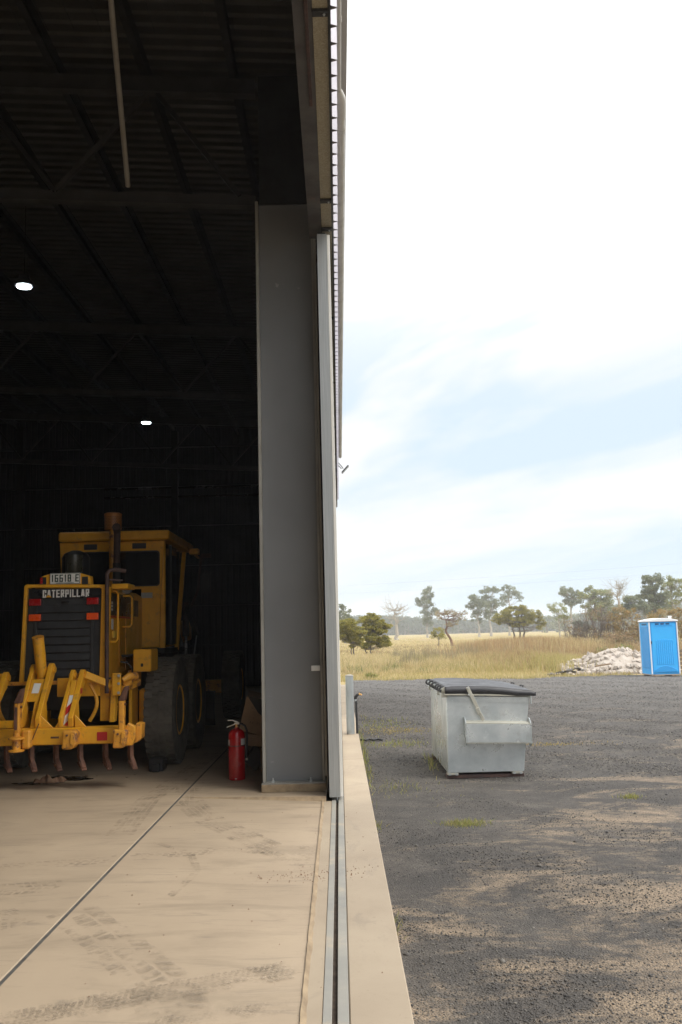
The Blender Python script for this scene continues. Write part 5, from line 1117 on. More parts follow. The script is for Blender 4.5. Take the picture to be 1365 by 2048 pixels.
P = [(tx0 - 0.05, 1.741), (tx1 + 0.05, 1.741), (tx1 + 0.05, 1.79)] + [(tx1 + 0.04 - (tx1 - tx0 + 0.08) * k / 10, 1.79 + 0.085 * math.sin(math.pi * k / 10)) for k in range(11)] + [(tx0 - 0.05, 1.79)]
MB().prism(P, 'Y', ty0 - 0.05, ty1 + 0.05).build('roof', M['white_plastic'], pt, bev=0.01)
MB().lathe([(0.055, 0), (0.055, 0.10), (0.07, 0.11), (0.07, 0.14), (0.0, 0.15)], (tx1 - 0.13, ty0 + 0.3, 1.80), n=14).build('vent_pipe', M['white_plastic'], pt, smooth=40)
box(tx0 - 0.02, tx1 + 0.02, ty0 - 0.02, ty1 + 0.02, -0.255, -0.221).build('base_tray', M['rock'], pt)
for x in (tx0 + 0.06, tx1 - 0.32): box(x, x + 0.13, ty0 - 0.06, ty1 + 0.05, -0.305, -0.256).build('skid', M['timber'], pt)
box(tx0 + 0.5, tx0 + 0.7, ty0 - 0.04, ty0 + 0.1, -0.28, -0.2555).build('drain_box', M['dark_steel'], pt)
# pallet seen behind the toilet at the frame edge
pal = thing('timber_pallet', (13.3, 36.9, -0.3), 'pale timber stacked upright just behind the blue toilet at the right edge', 'pallet')
for k in range(6): box(12.92, 14.1, 36.8, 36.84, -0.28 + k * 0.16, -0.16 + k * 0.16).build('board', M['timber'], pal)
for x in (12.96, 13.5, 14.0): box(x, x + 0.08, 36.841, 36.92, -0.3, 0.66).build('bearer', M['timber'], pal)

# ------------------------------------------------------------------ rubble heap
def rock_mesh(seed, flat=1.0, m=None):
    rd = random.Random(seed); bm = bmesh.new(); bmesh.ops.create_icosphere(bm, subdivisions=1, radius=1)
    for v in bm.verts: v.co *= rd.uniform(0.72, 1.18)
    # chop flat faces so it reads as broken concrete
    for _ in range(4):
        nrm = Vector((rd.gauss(0, 1), rd.gauss(0, 1), rd.gauss(0, 1))).normalized(); d = rd.uniform(0.5, 0.75)
        for v in bm.verts:
            q = v.co.dot(nrm)
            if q > d: v.co -= nrm * (q - d)
    for v in bm.verts: v.co.z *= flat
    bmesh.ops.recalc_face_normals(bm, faces=bm.faces); me = bpy.data.meshes.new('rock'); bm.to_mesh(me); bm.free(); me.materials.append(m or M['rock']); return me
rocks = [rock_mesh(i, 0.8) for i in range(9)]; flats = [rock_mesh(20 + i, 0.25, M['rock_dark']) for i in range(4)]
hp = thing('rubble_heap', (10.8, 39.6, -0.3), 'long heap of pale broken concrete rubble to the left of the blue toilet', 'rubble')
rd = random.Random(5)
def heap_h(x): return max(0.0, 0.95 * math.exp(-((x - 11.9) / 1.7) ** 2) + 0.10)
cnt = 0
for row in range(6):
    for k in range(36):
        x = 9.35 + k * 0.125 + rd.uniform(-.06, .06); t = row / 5.0
        h = heap_h(x) * t; y = 38.3 + 1.7 * t + rd.uniform(-.12, .12)
        if h < 0.04 and row > 1: continue
        s = rd.uniform(0.10, 0.24) * (1.15 if row > 2 else 0.85)
        if x < 9.9: s *= 0.7
        if cnt > 190: break
        part(rocks[rd.randrange(9)], 'stone', hp, (x, y, -0.27 + h), (rd.uniform(0, 6), rd.uniform(0, 6), rd.uniform(0, 6)), (s * rd.uniform(.8, 1.4), s, s * rd.uniform(.7, 1.1))); cnt += 1
core = MB(); vs = []
for i in range(30):
    for j in range(8):
        x = 9.3 + 4.8 * i / 29; t = j / 7; vs.append((x, 38.35 + 3.2 * t, -0.32 + heap_h(x) * math.sin(min(1, t * 1.9) * math.pi / 2) * 0.95 * (1 if t < .6 else (1 - t) / .4)))
core.add(vs, [(i * 8 + j, (i + 1) * 8 + j, (i + 1) * 8 + j + 1, i * 8 + j + 1) for i in range(29) for j in range(7)])
core.build('fine_rubble', M['rock'], hp, smooth=60, kind='stuff')
for k in range(22):
    t = k / 21; x = 8.35 + 1.35 * t; part(flats[k % 4], 'slab_piece', hp, (x + rd.uniform(-.08, .08), 37.9 + rd.uniform(-.3, .3), -0.27 + 0.30 * t * rd.uniform(.3, 1)), (rd.uniform(-.3, .3), rd.uniform(-.3, .3), rd.uniform(0, 6)), (rd.uniform(.14, .24), rd.uniform(.1, .16), 0.12))
MB().bar((10.35, 38.0, 0.02), (11.0, 38.15, 0.10), 0.10, 0.05).build('plank', M['timber'], hp)

# ------------------------------------------------------------------ gravel, grass and weeds
def tufts(name, m, n, sampler, h0, h1, w_, lean=0.35, zfun=None, blades=1, seg=1, label=None, spread=0.0):
    X, Y = sampler(n); n = len(X)
    if blades > 1:
        X = np.repeat(X, blades) + rng.normal(0, spread, n * blades); Y = np.repeat(Y, blades) + rng.normal(0, spread, n * blades)
        H = np.repeat(rng.uniform(h0, h1, n), blades) * rng.uniform(0.6, 1.1, n * blades); n = n * blades
    else: H = rng.uniform(h0, h1, n)
    Z = (zfun(X, Y) if zfun is not None else np.full(n, -0.31)) - 0.01
    a = rng.uniform(0, 2 * math.pi, n); la = rng.uniform(0, 2 * math.pi, n); ll = np.abs(rng.normal(0, lean, n)) * H
    W = (w_ * rng.uniform(0.6, 1.3, n)) / 2
    dx, dy = np.cos(a) * W, np.sin(a) * W; lx, ly = np.cos(la) * ll, np.sin(la) * ll
    P = np.stack([np.stack([X - dx, Y - dy, Z], 1), np.stack([X + dx, Y + dy, Z], 1),
                  np.stack([X + dx * .7 + lx * .35, Y + dy * .7 + ly * .35, Z + H * .6], 1), np.stack([X - dx * .7 + lx * .35, Y - dy * .7 + ly * .35, Z + H * .6], 1),
                  np.stack([X + lx, Y + ly, Z + H], 1)], 1).reshape(-1, 3)
    b_ = np.arange(n) * 5
    F = np.concatenate([np.stack([b_, b_ + 1, b_ + 2], 1), np.stack([b_, b_ + 2, b_ + 3], 1), np.stack([b_ + 3, b_ + 2, b_ + 4], 1)])
    o = npmesh(name, P, F, m, 'stuff')
    if label: o['label'] = label
    return o
def wedge(y0, y1, left=-2.0, slope=0.44, pw=1.0, keep=None):
    def f(n):
        Y = y0 + (y1 - y0) * rng.uniform(0, 1, n) ** pw; X = left + rng.uniform(0, 1, n) * (slope * Y - left)
        if keep is not None: k = keep(X, Y); X, Y = X[k], Y[k]
        return X, Y
    return f
ye = np.vectorize(yard_edge)
def patch_noise(X, Y, s, ph=0.0): return np.sin(X * s + ph) * np.cos(Y * s * 0.8 + ph * 2) + 0.6 * np.sin(X * s * 2.3 + Y * s * 1.1 + ph) + 0.4 * np.cos(Y * s * 3.1 - X * s * 1.9)
heapclear = lambda X, Y: ~((X > 9.0) & (X < 14.3) & (Y > 37.4) & (Y < 41.2)) & ~((X > 11.5) & (X < 12.9) & (Y < 37.4))
offyard = lambda X, Y: (Y > ye(X) - 0.15 - np.abs(rng.normal(0, 0.35, len(X)))) & heapclear(X, Y)
tufts('verge_grass', M['grass_green'], 26000, wedge(34.2, 42.0, keep=offyard), 0.05, 0.20, 0.022, 0.5, hump, label='short yellow green grass along the far edge of the gravel yard')
tufts('verge_straw', M['grass_dry'], 30000, wedge(34.2, 44.0, keep=offyard), 0.05, 0.24, 0.02, 0.6, hump, label='bleached straw along the far edge of the gravel yard')
tufts('dry_grass', M['grass_dry'], 70000, wedge(41, 75, pw=1.2, keep=heapclear), 0.12, 0.42, 0.028, 0.45, hump, label='knee high dry grass between the yard and the open pasture')
tufts('dry_grass', M['grass_dry'], 60000, wedge(70, 190, pw=1.1), 0.10, 0.28, 0.07, 0.5, hump, label='thin dry pasture grass farther out in the field')
tufts('green_grass', M['grass_green'], 26000, wedge(41, 80, pw=1.2, keep=lambda X, Y: (patch_noise(X, Y, 0.45, 1.0) > 0.35) & heapclear(X, Y)), 0.12, 0.5, 0.028, 0.4, hump, label='greener grass patches among the dry grass beyond the yard')
tufts('pasture_tufts', M['grass_green'], 20000, wedge(75, 260, keep=lambda X, Y: patch_noise(X, Y, 0.16, 4.0) > 0.2), 0.10, 0.26, 0.10, 0.5, hump, label='faint green tufts in the far pasture')
# grassy hump in the middle and tall russet grass behind it
gauss = lambda cx, cy, sx, sy: (lambda n: (rng.normal(cx, sx, n), np.abs(rng.normal(0, sy, n)) + cy))
gs = lambda cx, cy, sx, sy: (lambda n: (rng.normal(cx, sx, n), rng.normal(cy, sy, n)))
tufts('hump_grass', M['grass_green'], 9000, gs(7.4, 43.2, 1.6, 1.5), 0.15, 0.5, 0.024, 0.5, hump, label='green and yellow grass over the low hump beyond the bin')
tufts('hump_grass', M['grass_dry'], 15000, gs(7.8, 44.2, 2.0, 1.6), 0.2, 0.62, 0.022, 0.5, hump, label='long bleached grass over the low hump beyond the bin')
tufts('russet_grass', M['grass_red'], 16000, gs(9.2, 44.6, 1.4, 1.6), 0.25, 0.75, 0.022, 0.4, hump, label='russet grass on the right of the low hump')
tufts('tall_grass', M['grass_red'], 14000, gs(10.4, 53, 1.7, 3.0), 0.7, 1.45, 0.03, 0.18, hump, label='tall russet grass standing behind the low hump')
tufts('tall_grass', M['grass_dry'], 12000, gs(12.2, 52, 1.8, 2.6), 0.6, 1.35, 0.03, 0.2, hump, label='tall straw grass left of the brown thicket')
tufts('tall_grass', M['grass_dry'], 9000, gs(4.2, 52, 2.0, 3.0), 0.2, 0.7, 0.03, 0.3, hump, label='scrubby dry grass left of the hump')
tufts('scrub', M['grass_green'], 3000, gs(4.4, 50.5, 0.7, 1.2), 0.2, 0.75, 0.03, 0.3, hump, label='greenish scrub tuft in the dry grass')
tufts('green_grass', M['grass_green'], 9000, gs(9.8, 42.0, 0.8, 1.2), 0.15, 0.8, 0.026, 0.35, hump, label='lush green grass at the left foot of the rubble heap')
tufts('weed_clump', M['weed'], 260, gs(1.25, 39.0, 0.10, 0.10), 0.1, 0.34, 0.06, 0.5, hump, label='bright green weed on the straw edge of the yard')
clumps = lambda n, y0, y1, l=-2.0, sl=0.42: wedge(y0, y1, left=l, slope=sl, keep=heapclear)(n)
tufts('grass_clump', M['grass_dry'], 1500, lambda n: clumps(n, 42, 66), 0.35, 0.75, 0.026, 0.4, hump, blades=28, spread=0.13, label='rough clumps of long dry grass in front of the pasture')
tufts('grass_clump', M['leaf_tan'], 260, lambda n: clumps(n, 44, 62, 3.0), 0.7, 1.25, 0.028, 0.2, hump, blades=24, spread=0.16, label='tall seeding grass clumps standing above the dry grass')
tufts('grass_clump', M['leaf_brown'], 700, lambda n: clumps(n, 42.5, 62), 0.25, 0.6, 0.026, 0.4, hump, blades=22, spread=0.12, label='brown weedy clumps among the dry grass')
tufts('grass_clump', M['leaf_green'], 380, lambda n: clumps(n, 41.5, 60), 0.25, 0.6, 0.028, 0.4, hump, blades=26, spread=0.14, label='olive green weedy clumps among the dry grass')
tufts('grass_clump', M['leaf_brown'], 900, lambda n: clumps(n, 62, 130, 0.0), 0.15, 0.35, 0.06, 0.5, hump, blades=14, spread=0.3, label='brown tussocks dotting the pasture')
# dark twigs on the hump
mb = MB()
for k in range(26):
    x, y = 8.5 + rd.gauss(0, 0.5), 42.2 + rd.gauss(0, .5); z = float(hump(x, y)); p = Vector((x, y, z))
    q = p + Vector((rd.gauss(0, .25), rd.gauss(0, .2), rd.uniform(.3, .75))); mb.tube([p, (p + q) / 2 + Vector((rd.gauss(0, .06), 0, 0.03)), q], [0.018, 0.012, 0.005], 4)
o = mb.build('dead_twigs', M['bark_red'], None, kind='stuff'); o['label'] = 'tangle of dark dead twigs on the grassy hump'

# loose stones on the yard
def stones(name, m, n, s0, s1, xr, yr, pw, keep=None):
    Y = yr[0] + (yr[1] - yr[0]) * rng.uniform(0, 1, n) ** pw; X = xr[0] + (np.minimum(xr[1], 0.46 * Y + 0.6) - xr[0]) * rng.uniform(0, 1, n)
    S = s0 + (s1 - s0) * rng.uniform(0, 1, n) ** 3
    base = np.array([[1, 0, 0], [0, 1, 0], [-1, 0, 0], [0, -1, 0], [0, 0, .8], [0, 0, -.5]])
    V = base[None] * rng.uniform(0.6, 1.25, (n, 6, 1)) + rng.normal(0, 0.16, (n, 6, 3))
    a = rng.uniform(0, 6.28, n); ca, sa = np.cos(a)[:, None], np.sin(a)[:, None]
    V = np.stack([V[..., 0] * ca - V[..., 1] * sa, V[..., 0] * sa + V[..., 1] * ca, V[..., 2]], -1) * S[:, None, None]
    Z = -0.300 + 0.010 * np.sin(X * 1.3 + Y * 0.7) + 0.006 * np.sin(Y * 2.1 + X * 3.0)
    V = V + np.stack([X, Y, Z], 1)[:, None, :]
    f = np.array([[0, 1, 4], [1, 2, 4], [2, 3, 4], [3, 0, 4], [1, 0, 5], [2, 1, 5], [3, 2, 5], [0, 3, 5]])
    F = (f[None] + (np.arange(n) * 6)[:, None, None]).reshape(-1, 3)
    o = npmesh(name, V.reshape(-1, 3), F, m, 'stuff'); o['label'] = 'loose dark gravel stones scattered over the yard'
    return o
stones('gravel_stones', M['stone'], 80000, 0.004, 0.011, (0.29, 12), (3.3, 22), 1.5)
stones('gravel_stones', M['stone'], 60000, 0.008, 0.022, (0.29, 18), (12, 37), 1.0)
stones('gravel_stones', M['stone'], 350, 0.012, 0.028, (0.29, 12), (3.6, 30), 1.2)
def weedpatch(label, x, y, sx, sy, n, m, h0=0.03, h1=0.10, w_=0.010, name='weeds'):
    tufts(name, M[m], n, gs(x, y, sx, sy), h0, h1, w_, 0.7, None, label=label)
weedpatch('sparse green weeds in the gravel in front of the bin', 1.18, 9.45, 0.11, 0.08, 900, 'weed', 0.02, 0.075, 0.007)
weedpatch('dry runner beside the green weeds in the gravel', 1.50, 9.55, 0.10, 0.02, 50, 'weed_dry', 0.01, 0.03, 0.008)
weedpatch('tiny green weed at the right side of the gravel', 3.22, 10.7, 0.06, 0.05, 260, 'weed', 0.02, 0.07, 0.007)
weedpatch('spread of pale green weeds beside the slab left of the bin', 0.62, 11.6, 0.17, 0.35, 200, 'weed', 0.02, 0.09, 0.008)
weedpatch('upright weeds along the edge of the concrete slab', 0.35, 12.8, 0.03, 0.8, 110, 'weed', 0.03, 0.13, 0.009)
weedpatch('upright weeds along the slab edge near the bollard', 0.34, 16.2, 0.03, 1.4, 150, 'weed', 0.04, 0.16, 0.010)
weedpatch('low yellow weeds in the gravel beyond the hose', 0.95, 18.2, 0.40, 0.35, 700, 'weed_dry', 0.02, 0.07, 0.02)
weedpatch('low green weeds beyond the hose', 0.80, 19.6, 0.35, 0.9, 500, 'weed', 0.02, 0.09, 0.018)
weedpatch('low weeds halfway between slab and bin', 1.00, 16.2, 0.28, 0.25, 380, 'weed', 0.02, 0.08, 0.014)
weedpatch('weeds against the left side of the bin', 1.28, 13.9, 0.04, 0.5, 70, 'weed', 0.04, 0.15, 0.010)
weedpatch('dry orange weeds in the gravel right of the bin', 3.35, 15.6, 0.42, 0.10, 520, 'weed_dry', 0.01, 0.05, 0.018)
weedpatch('small green weed just right of the bin', 2.75, 15.7, 0.09, 0.06, 120, 'weed', 0.02, 0.08, 0.012)
weedpatch('lone weeds low on the slab edge', 0.33, 6.4, 0.02, 0.25, 40, 'weed', 0.02, 0.07, 0.006)
weedpatch('lone weeds on the slab edge below the bin', 0.34, 9.4, 0.02, 0.12, 70, 'weed', 0.02, 0.08, 0.008)
weedpatch('scattered weeds in front of the bin', 1.0, 11.3, 0.35, 0.5, 60, 'weed', 0.02, 0.06, 0.008)

# ------------------------------------------------------------------ trees
def leaves(cl, n_each, size, sq=0.75, droop=0.0):
    """leaf faces in clumps; cl = rows of (x, y, z, r)"""
    cl = np.array(cl); N_ = len(cl) * n_each
    C = np.repeat(cl, n_each, 0)
    d = rng.normal(0, 1, (N_, 3)); d /= np.linalg.norm(d, axis=1)[:, None]; rr = rng.uniform(0, 1, N_) ** 0.45
    P = C[:, :3] + d * rr[:, None] * C[:, 3:4] * np.array([1, 1, sq])
    n1 = rng.normal(0, 1, (N_, 3)); n1[:, 2] -= droop; n1 /= np.linalg.norm(n1, axis=1)[:, None]
    n2 = np.cross(n1, rng.normal(0, 1, (N_, 3))); n2 /= np.linalg.norm(n2, axis=1)[:, None]
    s = size * rng.uniform(0.6, 1.3, N_)[:, None]
    V = np.stack([P - n1 * s, P + n2 * s * 0.42, P + n1 * s, P - n2 * s * 0.42], 1).reshape(-1, 3)
    F = (np.arange(N_) * 4)[:, None] + np.arange(4)[None]
    return V, F
def tree(label, X, Y, zt, blobs, leafmat='leaf_gum', barkmat='bark_pale', n_cl=40, cr=0.8, n_leaf=60, lsize=0.22, tr=0.16, group='trees in the pasture', base=-0.4, seed=0, name='gum_tree', bare=0, fork=0.35, lean=0.0, trunks=((0, 0),), depth=1.0, tight=0.75, curve=None):
    """blobs: crown ellipsoids (dx, z, rx, rz) in metres, weights follow size"""
    rd_ = random.Random(seed + int(X * 7))
    t = thing(name, (X, Y, base), label, 'tree', group)
    cls = []; wts = [b_[2] * b_[3] for b_ in blobs]; tot = sum(wts)
    for b_, w_ in zip(blobs, wts):
        k = max(2, int(round(n_cl * w_ / tot)))
        for _ in range(k):
            while True:
                p = [rd_.uniform(-1, 1) for _ in range(3)]; q = p[0] ** 2 + p[1] ** 2 + p[2] ** 2
                if 0.12 < q < 1: break
            sc_ = rd_.uniform(0.55, 1.15)
            cls.append((X + b_[0] + p[0] * b_[2], Y + p[1] * b_[2] * depth, b_[1] + p[2] * b_[3], cr * sc_))
    mb = MB()
    H = max(c[2] for c in cls) if cls else zt
    zmin = min(c[2] for c in cls) if cls else zt * .4
    forks = []
    for dx, dy in trunks:
        zf = base + (zmin - base) * 0.8 if zmin > base + 0.5 else base + 0.35 * (H - base)
        pts = [Vector((X + dx, Y + dy, base))]
        nseg = 5
        for k in range(1, nseg + 1):
            f = k / nseg; pts.append(Vector((X + dx * (1 + .3 * f) + lean * f + rd_.gauss(0, tr * .35) + (curve[k - 1] if curve else 0), Y + dy + rd_.gauss(0, tr * .35), base + (zf - base) * f)))
        mb.tube(pts, [tr * (1.25 - 0.5 * k / nseg) if k else tr * 1.6 for k in range(nseg + 1)], 7)
        forks.append(pts[-1])
    # leaders run up through the crown, limbs go to the clumps
    for fi, f0 in enumerate(forks):
        L_ = [f0]; my = [c for i, c in enumerate(cls) if i % len(forks) == fi]
        if not my: continue
        cxm = sum(c[0] for c in my) / len(my); top = Vector((cxm * .7 + f0.x * .3, Y, f0.z + (max(c[2] for c in my) - f0.z) * .85))
        n_ = 5
        for k in range(1, n_ + 1): L_.append(f0.lerp(top, k / n_) + Vector((rd_.gauss(0, tr * .8), rd_.gauss(0, tr * .8), 0)))
        mb.tube(L_, [tr * 0.75 * (1 - 0.8 * k / n_) + tr * .04 for k in range(n_ + 1)], 6)
        for c in my:
            C_ = Vector(c[:3]); below = [p for p in L_ if p.z < C_.z] or [L_[0]]
            a_ = below[max(0, len(below) - 1 - rd_.randint(0, 1))]
            mid = a_.lerp(C_, 0.5) + Vector((rd_.gauss(0, .12) * cr, rd_.gauss(0, .1) * cr, -abs(a_.x - C_.x) * .10 + rd_.gauss(0, .1) * cr))
            r0 = tr * 0.30
            mb.tube([a_, mid, C_], [r0, r0 * .6, r0 * .25], 4, cap=False)
            if bare:
                for _ in range(bare):
                    e_ = C_ + Vector((rd_.gauss(0, 1), rd_.gauss(0, 1), abs(rd_.gauss(.5, .8)))) * cr * 0.8; s_ = mid.lerp(C_, rd_.uniform(.2, 1))
                    m2 = s_.lerp(e_, .5) + Vector((rd_.gauss(0, .1), rd_.gauss(0, .1), rd_.gauss(0, .1))) * cr
                    mb.tube([s_, m2, e_], [r0 * .35, r0 * .25, r0 * .1], 3, cap=False)
    mb.build('trunk', M[barkmat], t, smooth=60)
    if n_leaf:
        V, F = leaves(cls, n_leaf, lsize, tight)
        npmesh('crown', V - np.array([X, Y, base]), F, M[leafmat], None, t)
    return t
# the two bushy trees just beyond the yard
tree('left one of the two bushy olive trees beside the shed corner', 0.95, 76, 2.9, [(-0.3, 2.15, 1.1, 0.65), (0.4, 1.7, 0.9, 0.5), (-0.5, 1.4, 0.9, .5), (0.3, 0.9, 0.7, 0.35)], 'leaf_olive', 'bark_grey', 150, 0.32, 130, 0.075, 0.06, 'bushy olive trees', seed=3, name='bushy_tree', trunks=((0, 0), (0.15, 0.2)), tight=.55)
tree('right one of the two bushy olive trees beside the shed corner', 2.75, 79, 3.3, [(-0.1, 2.6, 0.9, 0.65), (0.7, 2.1, 0.85, 0.6), (0.0, 1.8, 0.9, 0.5), (0.2, 1.1, 1.1, 0.5), (0.9, 0.75, 0.7, 0.4), (-0.5, 0.5, 0.6, 0.3)], 'leaf_olive', 'bark_grey', 210, 0.32, 130, 0.075, 0.06, 'bushy olive trees', seed=5, name='bushy_tree', trunks=((-.1, 0), (-0.45, 0.2)), tight=.5)
tree('gum tree whose top shows just past the shed corner', 1.1, 180, 8.2, [(0, 5.8, 1.6, 2.3), (0.4, 3.6, 1.3, 1.2)], n_cl=26, cr=0.8, n_leaf=60, lsize=0.22, seed=9)
tree('bleached dead tree standing alone at the left of the pasture', 14.2, 230, 9.2, [(0, 6.2, 3.4, 3.0)], None, 'bark_pale', 30, 1.5, 0, .2, 0.42, 'dead trees', seed=2, name='dead_tree', bare=4)
tree('tall narrow gum tree left of the bin against the sky', 27.0, 285, 15.6, [(0.3, 13.2, 2.2, 2.0), (-0.8, 10.2, 3.0, 2.2), (0.8, 7.6, 2.6, 1.8), (0.3, 4.6, 2.2, 1.5)], n_cl=64, cr=1.05, n_leaf=85, lsize=0.26, tr=0.30, seed=4)
tree('thin crooked tree with a red brown trunk in the open pasture', 13.5, 112, 4.3, [(-0.5, 3.5, 1.6, 0.65), (1.1, 3.4, 1.1, 0.6), (0.2, 2.5, 1.0, 0.5)], 'leaf_tan', 'bark_red', 44, 0.35, 42, 0.085, 0.15, seed=6, name='crooked_tree', bare=3, curve=(-.02, -.12, -.3, -.5, -.75))
tree('small olive bush at the foot of the crooked tree', 12.35, 116, 2.2, [(0, 1.3, 1.0, 0.7)], 'leaf_olive', 'bark_grey', 18, 0.4, 70, 0.1, 0.06, seed=8, name='bush')
tree('left and lowest gum tree of the group behind the olive tree', 40.2, 268, 12.5, [(-1.6, 9.6, 2.5, 2.2), (1.2, 8.0, 2.6, 2.0), (0, 5.2, 2.4, 1.6)], n_cl=52, cr=1.0, n_leaf=70, lsize=0.27, tr=0.28, seed=11)
tree('middle gum tree of the group behind the olive tree', 45.6, 280, 15.1, [(0, 13.0, 2.6, 1.7), (-1.0, 10.2, 3.0, 2.0), (1.6, 9.2, 2.6, 2.0), (0, 6.2, 2.2, 1.2)], n_cl=58, cr=1.05, n_leaf=70, lsize=0.27, tr=0.34, seed=12)
tree('right and airiest gum tree of the group behind the olive tree', 52.0, 285, 15.6, [(0, 13.6, 3.2, 1.4), (2.6, 11.8, 2.2, 1.8), (-1.2, 10.8, 2.2, 1.8)], n_cl=44, cr=0.95, n_leaf=48, lsize=0.27, tr=0.26, seed=13)
tree('wide dense olive green tree in front of the gum group', 28.8, 150, 5.4, [(-0.3, 4.4, 2.4, 1.0), (2.4, 3.7, 1.7, 0.8), (-2.4, 3.3, 1.6, 0.9), (0.2, 2.8, 2.4, 0.9), (3.6, 2.4, 0.8, 0.8)], 'leaf_olive', 'bark_grey', 190, 0.52, 120, 0.12, 0.16, 'bushy olive trees', seed=14, name='olive_tree', trunks=((-0.6, 0), (0.8, 0.3), (0.2, -.2)), tight=.6)
tree('pale thin leaved tree between the olive tree and the dark low tree', 35.4, 150, 6.1, [(-0.4, 4.9, 1.8, 0.9), (0.6, 3.6, 1.4, 0.8)], 'leaf_green', 'bark_pale', 34, 0.55, 42, 0.13, 0.11, seed=15, bare=2)
tree('flat topped gum tree above the dark low tree', 60.0, 240, 12.3, [(-0.6, 10.8, 2.6, 1.2), (1.8, 9.2, 2.2, 1.3), (-0.4, 8.2, 1.8, 1.0)], 'leaf_gum', 'bark_pale', 50, 0.95, 85, 0.24, 0.28, seed=16)
tree('dark dense low tree with a short trunk in the right pasture', 44.0, 170, 3.3, [(0, 2.1, 1.75, 0.75), (0.4, 1.5, 1.7, 0.6)], 'leaf_dark', 'bark_grey', 46, 0.5, 140, 0.12, 0.18, seed=17, name='dark_tree', tight=.6)
tree('yellow green spreading tree left of the tall dead branches', 55.4, 200, 10.7, [(-1.2, 8.6, 2.6, 1.5), (1.4, 8.0, 2.4, 1.6), (0, 6.2, 3.4, 1.4), (2.8, 6.4, 1.4, 1.6), (0.2, 4.3, 2.2, 1.2)], 'leaf_green', 'bark_grey', 80, 0.9, 95, 0.21, 0.32, seed=18, trunks=((-0.7, 0), (0.9, 0.2)))
tree('bare dead tree rising behind the brown thicket', 48.4, 160, 10.2, [(-0.8, 8.2, 1.6, 1.6), (0.9, 8.0, 1.5, 1.8)], None, 'bark_pale', 26, 1.2, 0, .2, 0.28, 'dead trees', seed=19, name='dead_tree', bare=4)
tree('round brown green tree right below the dead branches', 53.6, 170, 7.6, [(0.2, 5.8, 2.3, 1.5), (-2.2, 4.6, 2.2, 1.2), (2.6, 4.6, 1.4, 1.2)], 'leaf_gum', 'bark_grey', 70, 0.75, 110, 0.17, 0.22, seed=20)
tree('tallest dark gum tree standing behind the blue toilet', 51.2, 150, 10.0, [(-0.2, 8.6, 1.7, 1.3), (-0.9, 6.8, 1.8, 1.2), (0.7, 6.2, 1.9, 1.6), (0.2, 4.2, 1.9, 1.4)], 'leaf_gum', 'bark_grey', 82, 0.65, 130, 0.16, 0.26, seed=21)
tree('airy gum tree cut by the right edge of the photo', 57.6, 160, 10.4, [(-1.0, 8.8, 2.1, 1.4), (1.4, 8.2, 2.0, 1.6), (0.2, 6.2, 2.6, 1.4), (-1.5, 5.0, 1.2, 1.2)], 'leaf_green', 'bark_pale', 74, 0.65, 75, 0.16, 0.24, seed=22)
# thicket on the right
def shrub(label, X, Y, h, w_, leafmat, n=40, seed=0, n_leaf=90, stems=26, name='shrub', ls=0.06, cr=0.28):
    rd_ = random.Random(seed); t = thing(name, (X, Y, -0.34), label, 'shrub', 'shrubs of the thicket')
    mb = MB(); cls = []
    for k in range(stems):
        a = rd_.uniform(0, 6.28); r_ = rd_.uniform(0, .35) * w_; p = Vector((X + r_ * math.cos(a), Y + r_ * math.sin(a), -0.34))
        hh = h * rd_.uniform(.55, 1.05); q = p + Vector((math.cos(a) * w_ * rd_.uniform(.1, .45), math.sin(a) * w_ * .4, hh))
        m_ = p.lerp(q, .5) + Vector((rd_.gauss(0, .08), rd_.gauss(0, .08), 0)) * h
        mb.tube([p, m_, q], [0.02, 0.014, 0.005], 4, cap=False)
        for _ in range(4):
            s_ = m_.lerp(q, rd_.uniform(0, .9)); e_ = s_ + Vector((rd_.gauss(0, .16), rd_.gauss(0, .16), rd_.uniform(.05, .28))) * h; mb.tube([s_, e_], [0.009, 0.004], 3, cap=False)
    for k in range(n):
        a = rd_.uniform(0, 6.28); r_ = rd_.uniform(0, .5) ** .7 * w_; cls.append((X + r_ * math.cos(a), Y + r_ * math.sin(a), -0.3 + h * rd_.uniform(.2, .98), cr * rd_.uniform(.6, 1.2)))
    mb.build('stems', M['bark_grey'], t)
    if n_leaf:
        V, F = leaves(cls, n_leaf, ls, .9); npmesh('foliage', V - np.array([X, Y, -0.34]), F, M[leafmat], None, t)
shrub('grey bare twiggy shrub at the left end of the thicket', 15.3, 60, 2.4, 1.5, 'leaf_brown', 22, 1, 30, 60)
shrub('tall pale twiggy shrub left of the orange shrub', 16.6, 60, 3.2, 1.5, 'leaf_brown', 26, 2, 30, 60)
shrub('orange brown leafy shrub left of the blue toilet', 18.2, 61, 3.1, 1.9, 'leaf_orange', 70, 3, 80)
shrub('dull olive shrub below the orange shrub', 16.2, 55, 1.5, 2.0, 'leaf_brown', 46, 4, 70)
shrub('brown dense shrub just behind the rubble heap', 14.9, 50, 1.35, 1.8, 'leaf_brown', 46, 5, 70)
shrub('ochre shrub beside the toilet roof on its left', 20.0, 62, 2.6, 1.7, 'leaf_orange', 60, 6, 80)
shrub('tall orange brown shrub behind the blue toilet roof', 22.4, 63, 3.0, 2.0, 'leaf_orange', 70, 7, 80)
shrub('brown shrub right of the toilet at the photo edge', 24.6, 64, 2.7, 2.0, 'leaf_brown', 60, 8, 80)
shrub('low green brown shrub between the tall grass and thicket', 13.4, 52, 1.2, 1.5, 'leaf_brown', 34, 9, 60)
shrub('low greenish shrub in front of the thicket', 13.6, 46.0, 0.9, 1.5, 'leaf_green', 30, 10, 60)
tufts('thicket_grass', M['grass_red'], 16000, gs(15.5, 48.5, 2.6, 2.8), 0.4, 1.15, 0.026, 0.25, hump, label='tall brown grass growing through the thicket')
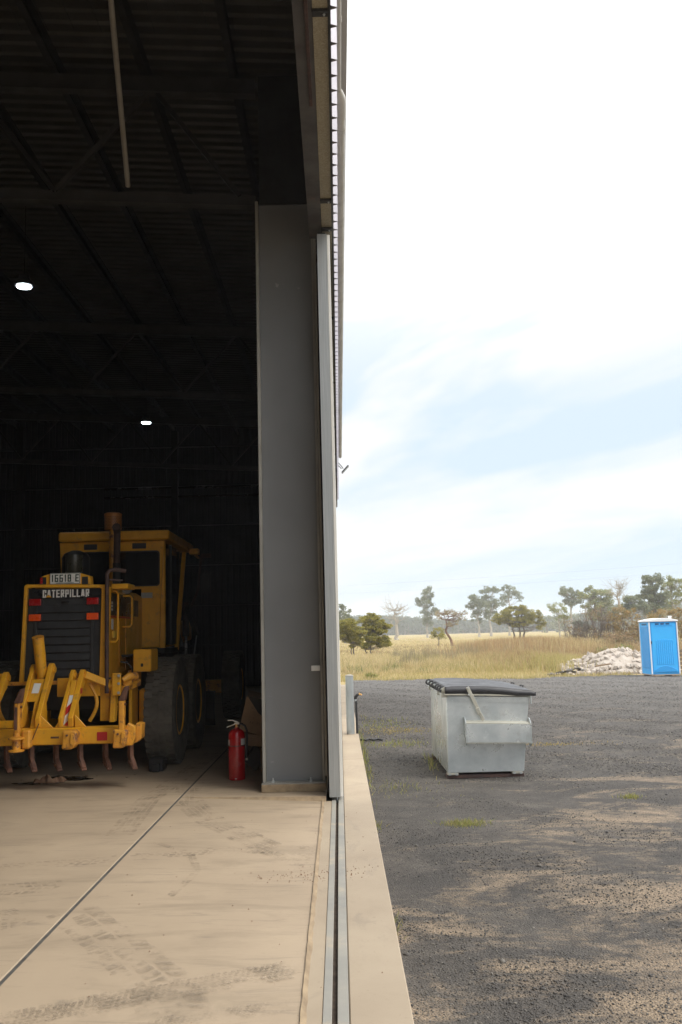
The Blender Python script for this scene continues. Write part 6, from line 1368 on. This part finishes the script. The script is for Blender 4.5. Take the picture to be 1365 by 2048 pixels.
tufts('thicket_grass', M['grass_dry'], 9000, gs(13.5, 45.5, 2.4, 1.8), 0.3, 0.8, 0.024, 0.3, hump, label='straw grass in front of the thicket')

# far tree line
def treeline(label, x0, x1, Y, h0, h1, n, seed, ls=0.9, mt='leaf_gum', gap=0.0):
    rd_ = random.Random(seed); cls = []; mb = MB()
    for k in range(n):
        x = x0 + (x1 - x0) * rd_.random(); h = h0 + (h1 - h0) * (0.5 + 0.5 * math.sin(x * 0.035 + seed)) * rd_.uniform(.6, 1.1); y = Y + rd_.uniform(-35, 35)
        mb.tube([(x, y, -.4), (x + rd_.gauss(0, .4), y, h * .7)], [0.45, 0.2], 4, cap=False)
        for _ in range(9): cls.append((x + rd_.gauss(0, h * .2), y + rd_.gauss(0, h * .2), h * rd_.uniform(.04, .98), h * rd_.uniform(.14, .24)))
    V, F = leaves(cls, 26, ls, .8); o = npmesh('far_woodland', V, F, M[mt], 'stuff'); o['label'] = label
    o2 = mb.build('far_trunks', M['bark_grey'], None, kind='stuff'); o2['label'] = 'pale trunks under the distant tree line'
treeline('hazy blue grey tree line along the horizon', -10, 330, 620, 7, 12, 900, 1, mt='leaf_dark')
treeline('nearer band of hazy trees right of the middle', 150, 330, 520, 8, 14, 260, 2, mt='leaf_dark')
treeline('scattered hazy trees in front of the tree line', 90, 260, 430, 5, 9, 40, 3, .6)

# power lines
def wire(x0, y0, z0, x1, y1, z1, sag):
    return MB().tube([(x0 + (x1 - x0) * t, y0 + (y1 - y0) * t, z0 + (z1 - z0) * t - 4 * sag * t * (1 - t)) for t in [k / 24 for k in range(25)]], 0.006, 5)
for nm, dz in (('upper', 0.0), ('lower', -1.6)):
    solo('power_line', wire(-60, 210, 11.2 + dz, 120, 150, 15.5 + dz, 1.6), M['dark_steel'], (0, 200, 10), nm + ' thin power line crossing the pale sky above the trees', 'power line', 'thin power lines above the trees')

# ------------------------------------------------------------------ air
hz_m = bpy.data.materials.new('thin_haze'); hz_m.use_nodes = True; nt = hz_m.node_tree; nt.nodes.clear()
ov = nt.nodes.new('ShaderNodeOutputMaterial'); pv_ = nt.nodes.new('ShaderNodeVolumePrincipled')
pv_.inputs['Color'].default_value = (0.90, 0.94, 1.0, 1); pv_.inputs['Density'].default_value = 0.0006; pv_.inputs['Anisotropy'].default_value = 0.2
nt.links.new(pv_.outputs[0], ov.inputs['Volume'])
hzb = box(-1450, 1450, -70, 1460, -1.4, 22).build('haze', hz_m, None); tag(hzb, 'thin dry haze over the pasture', kind='stuff')
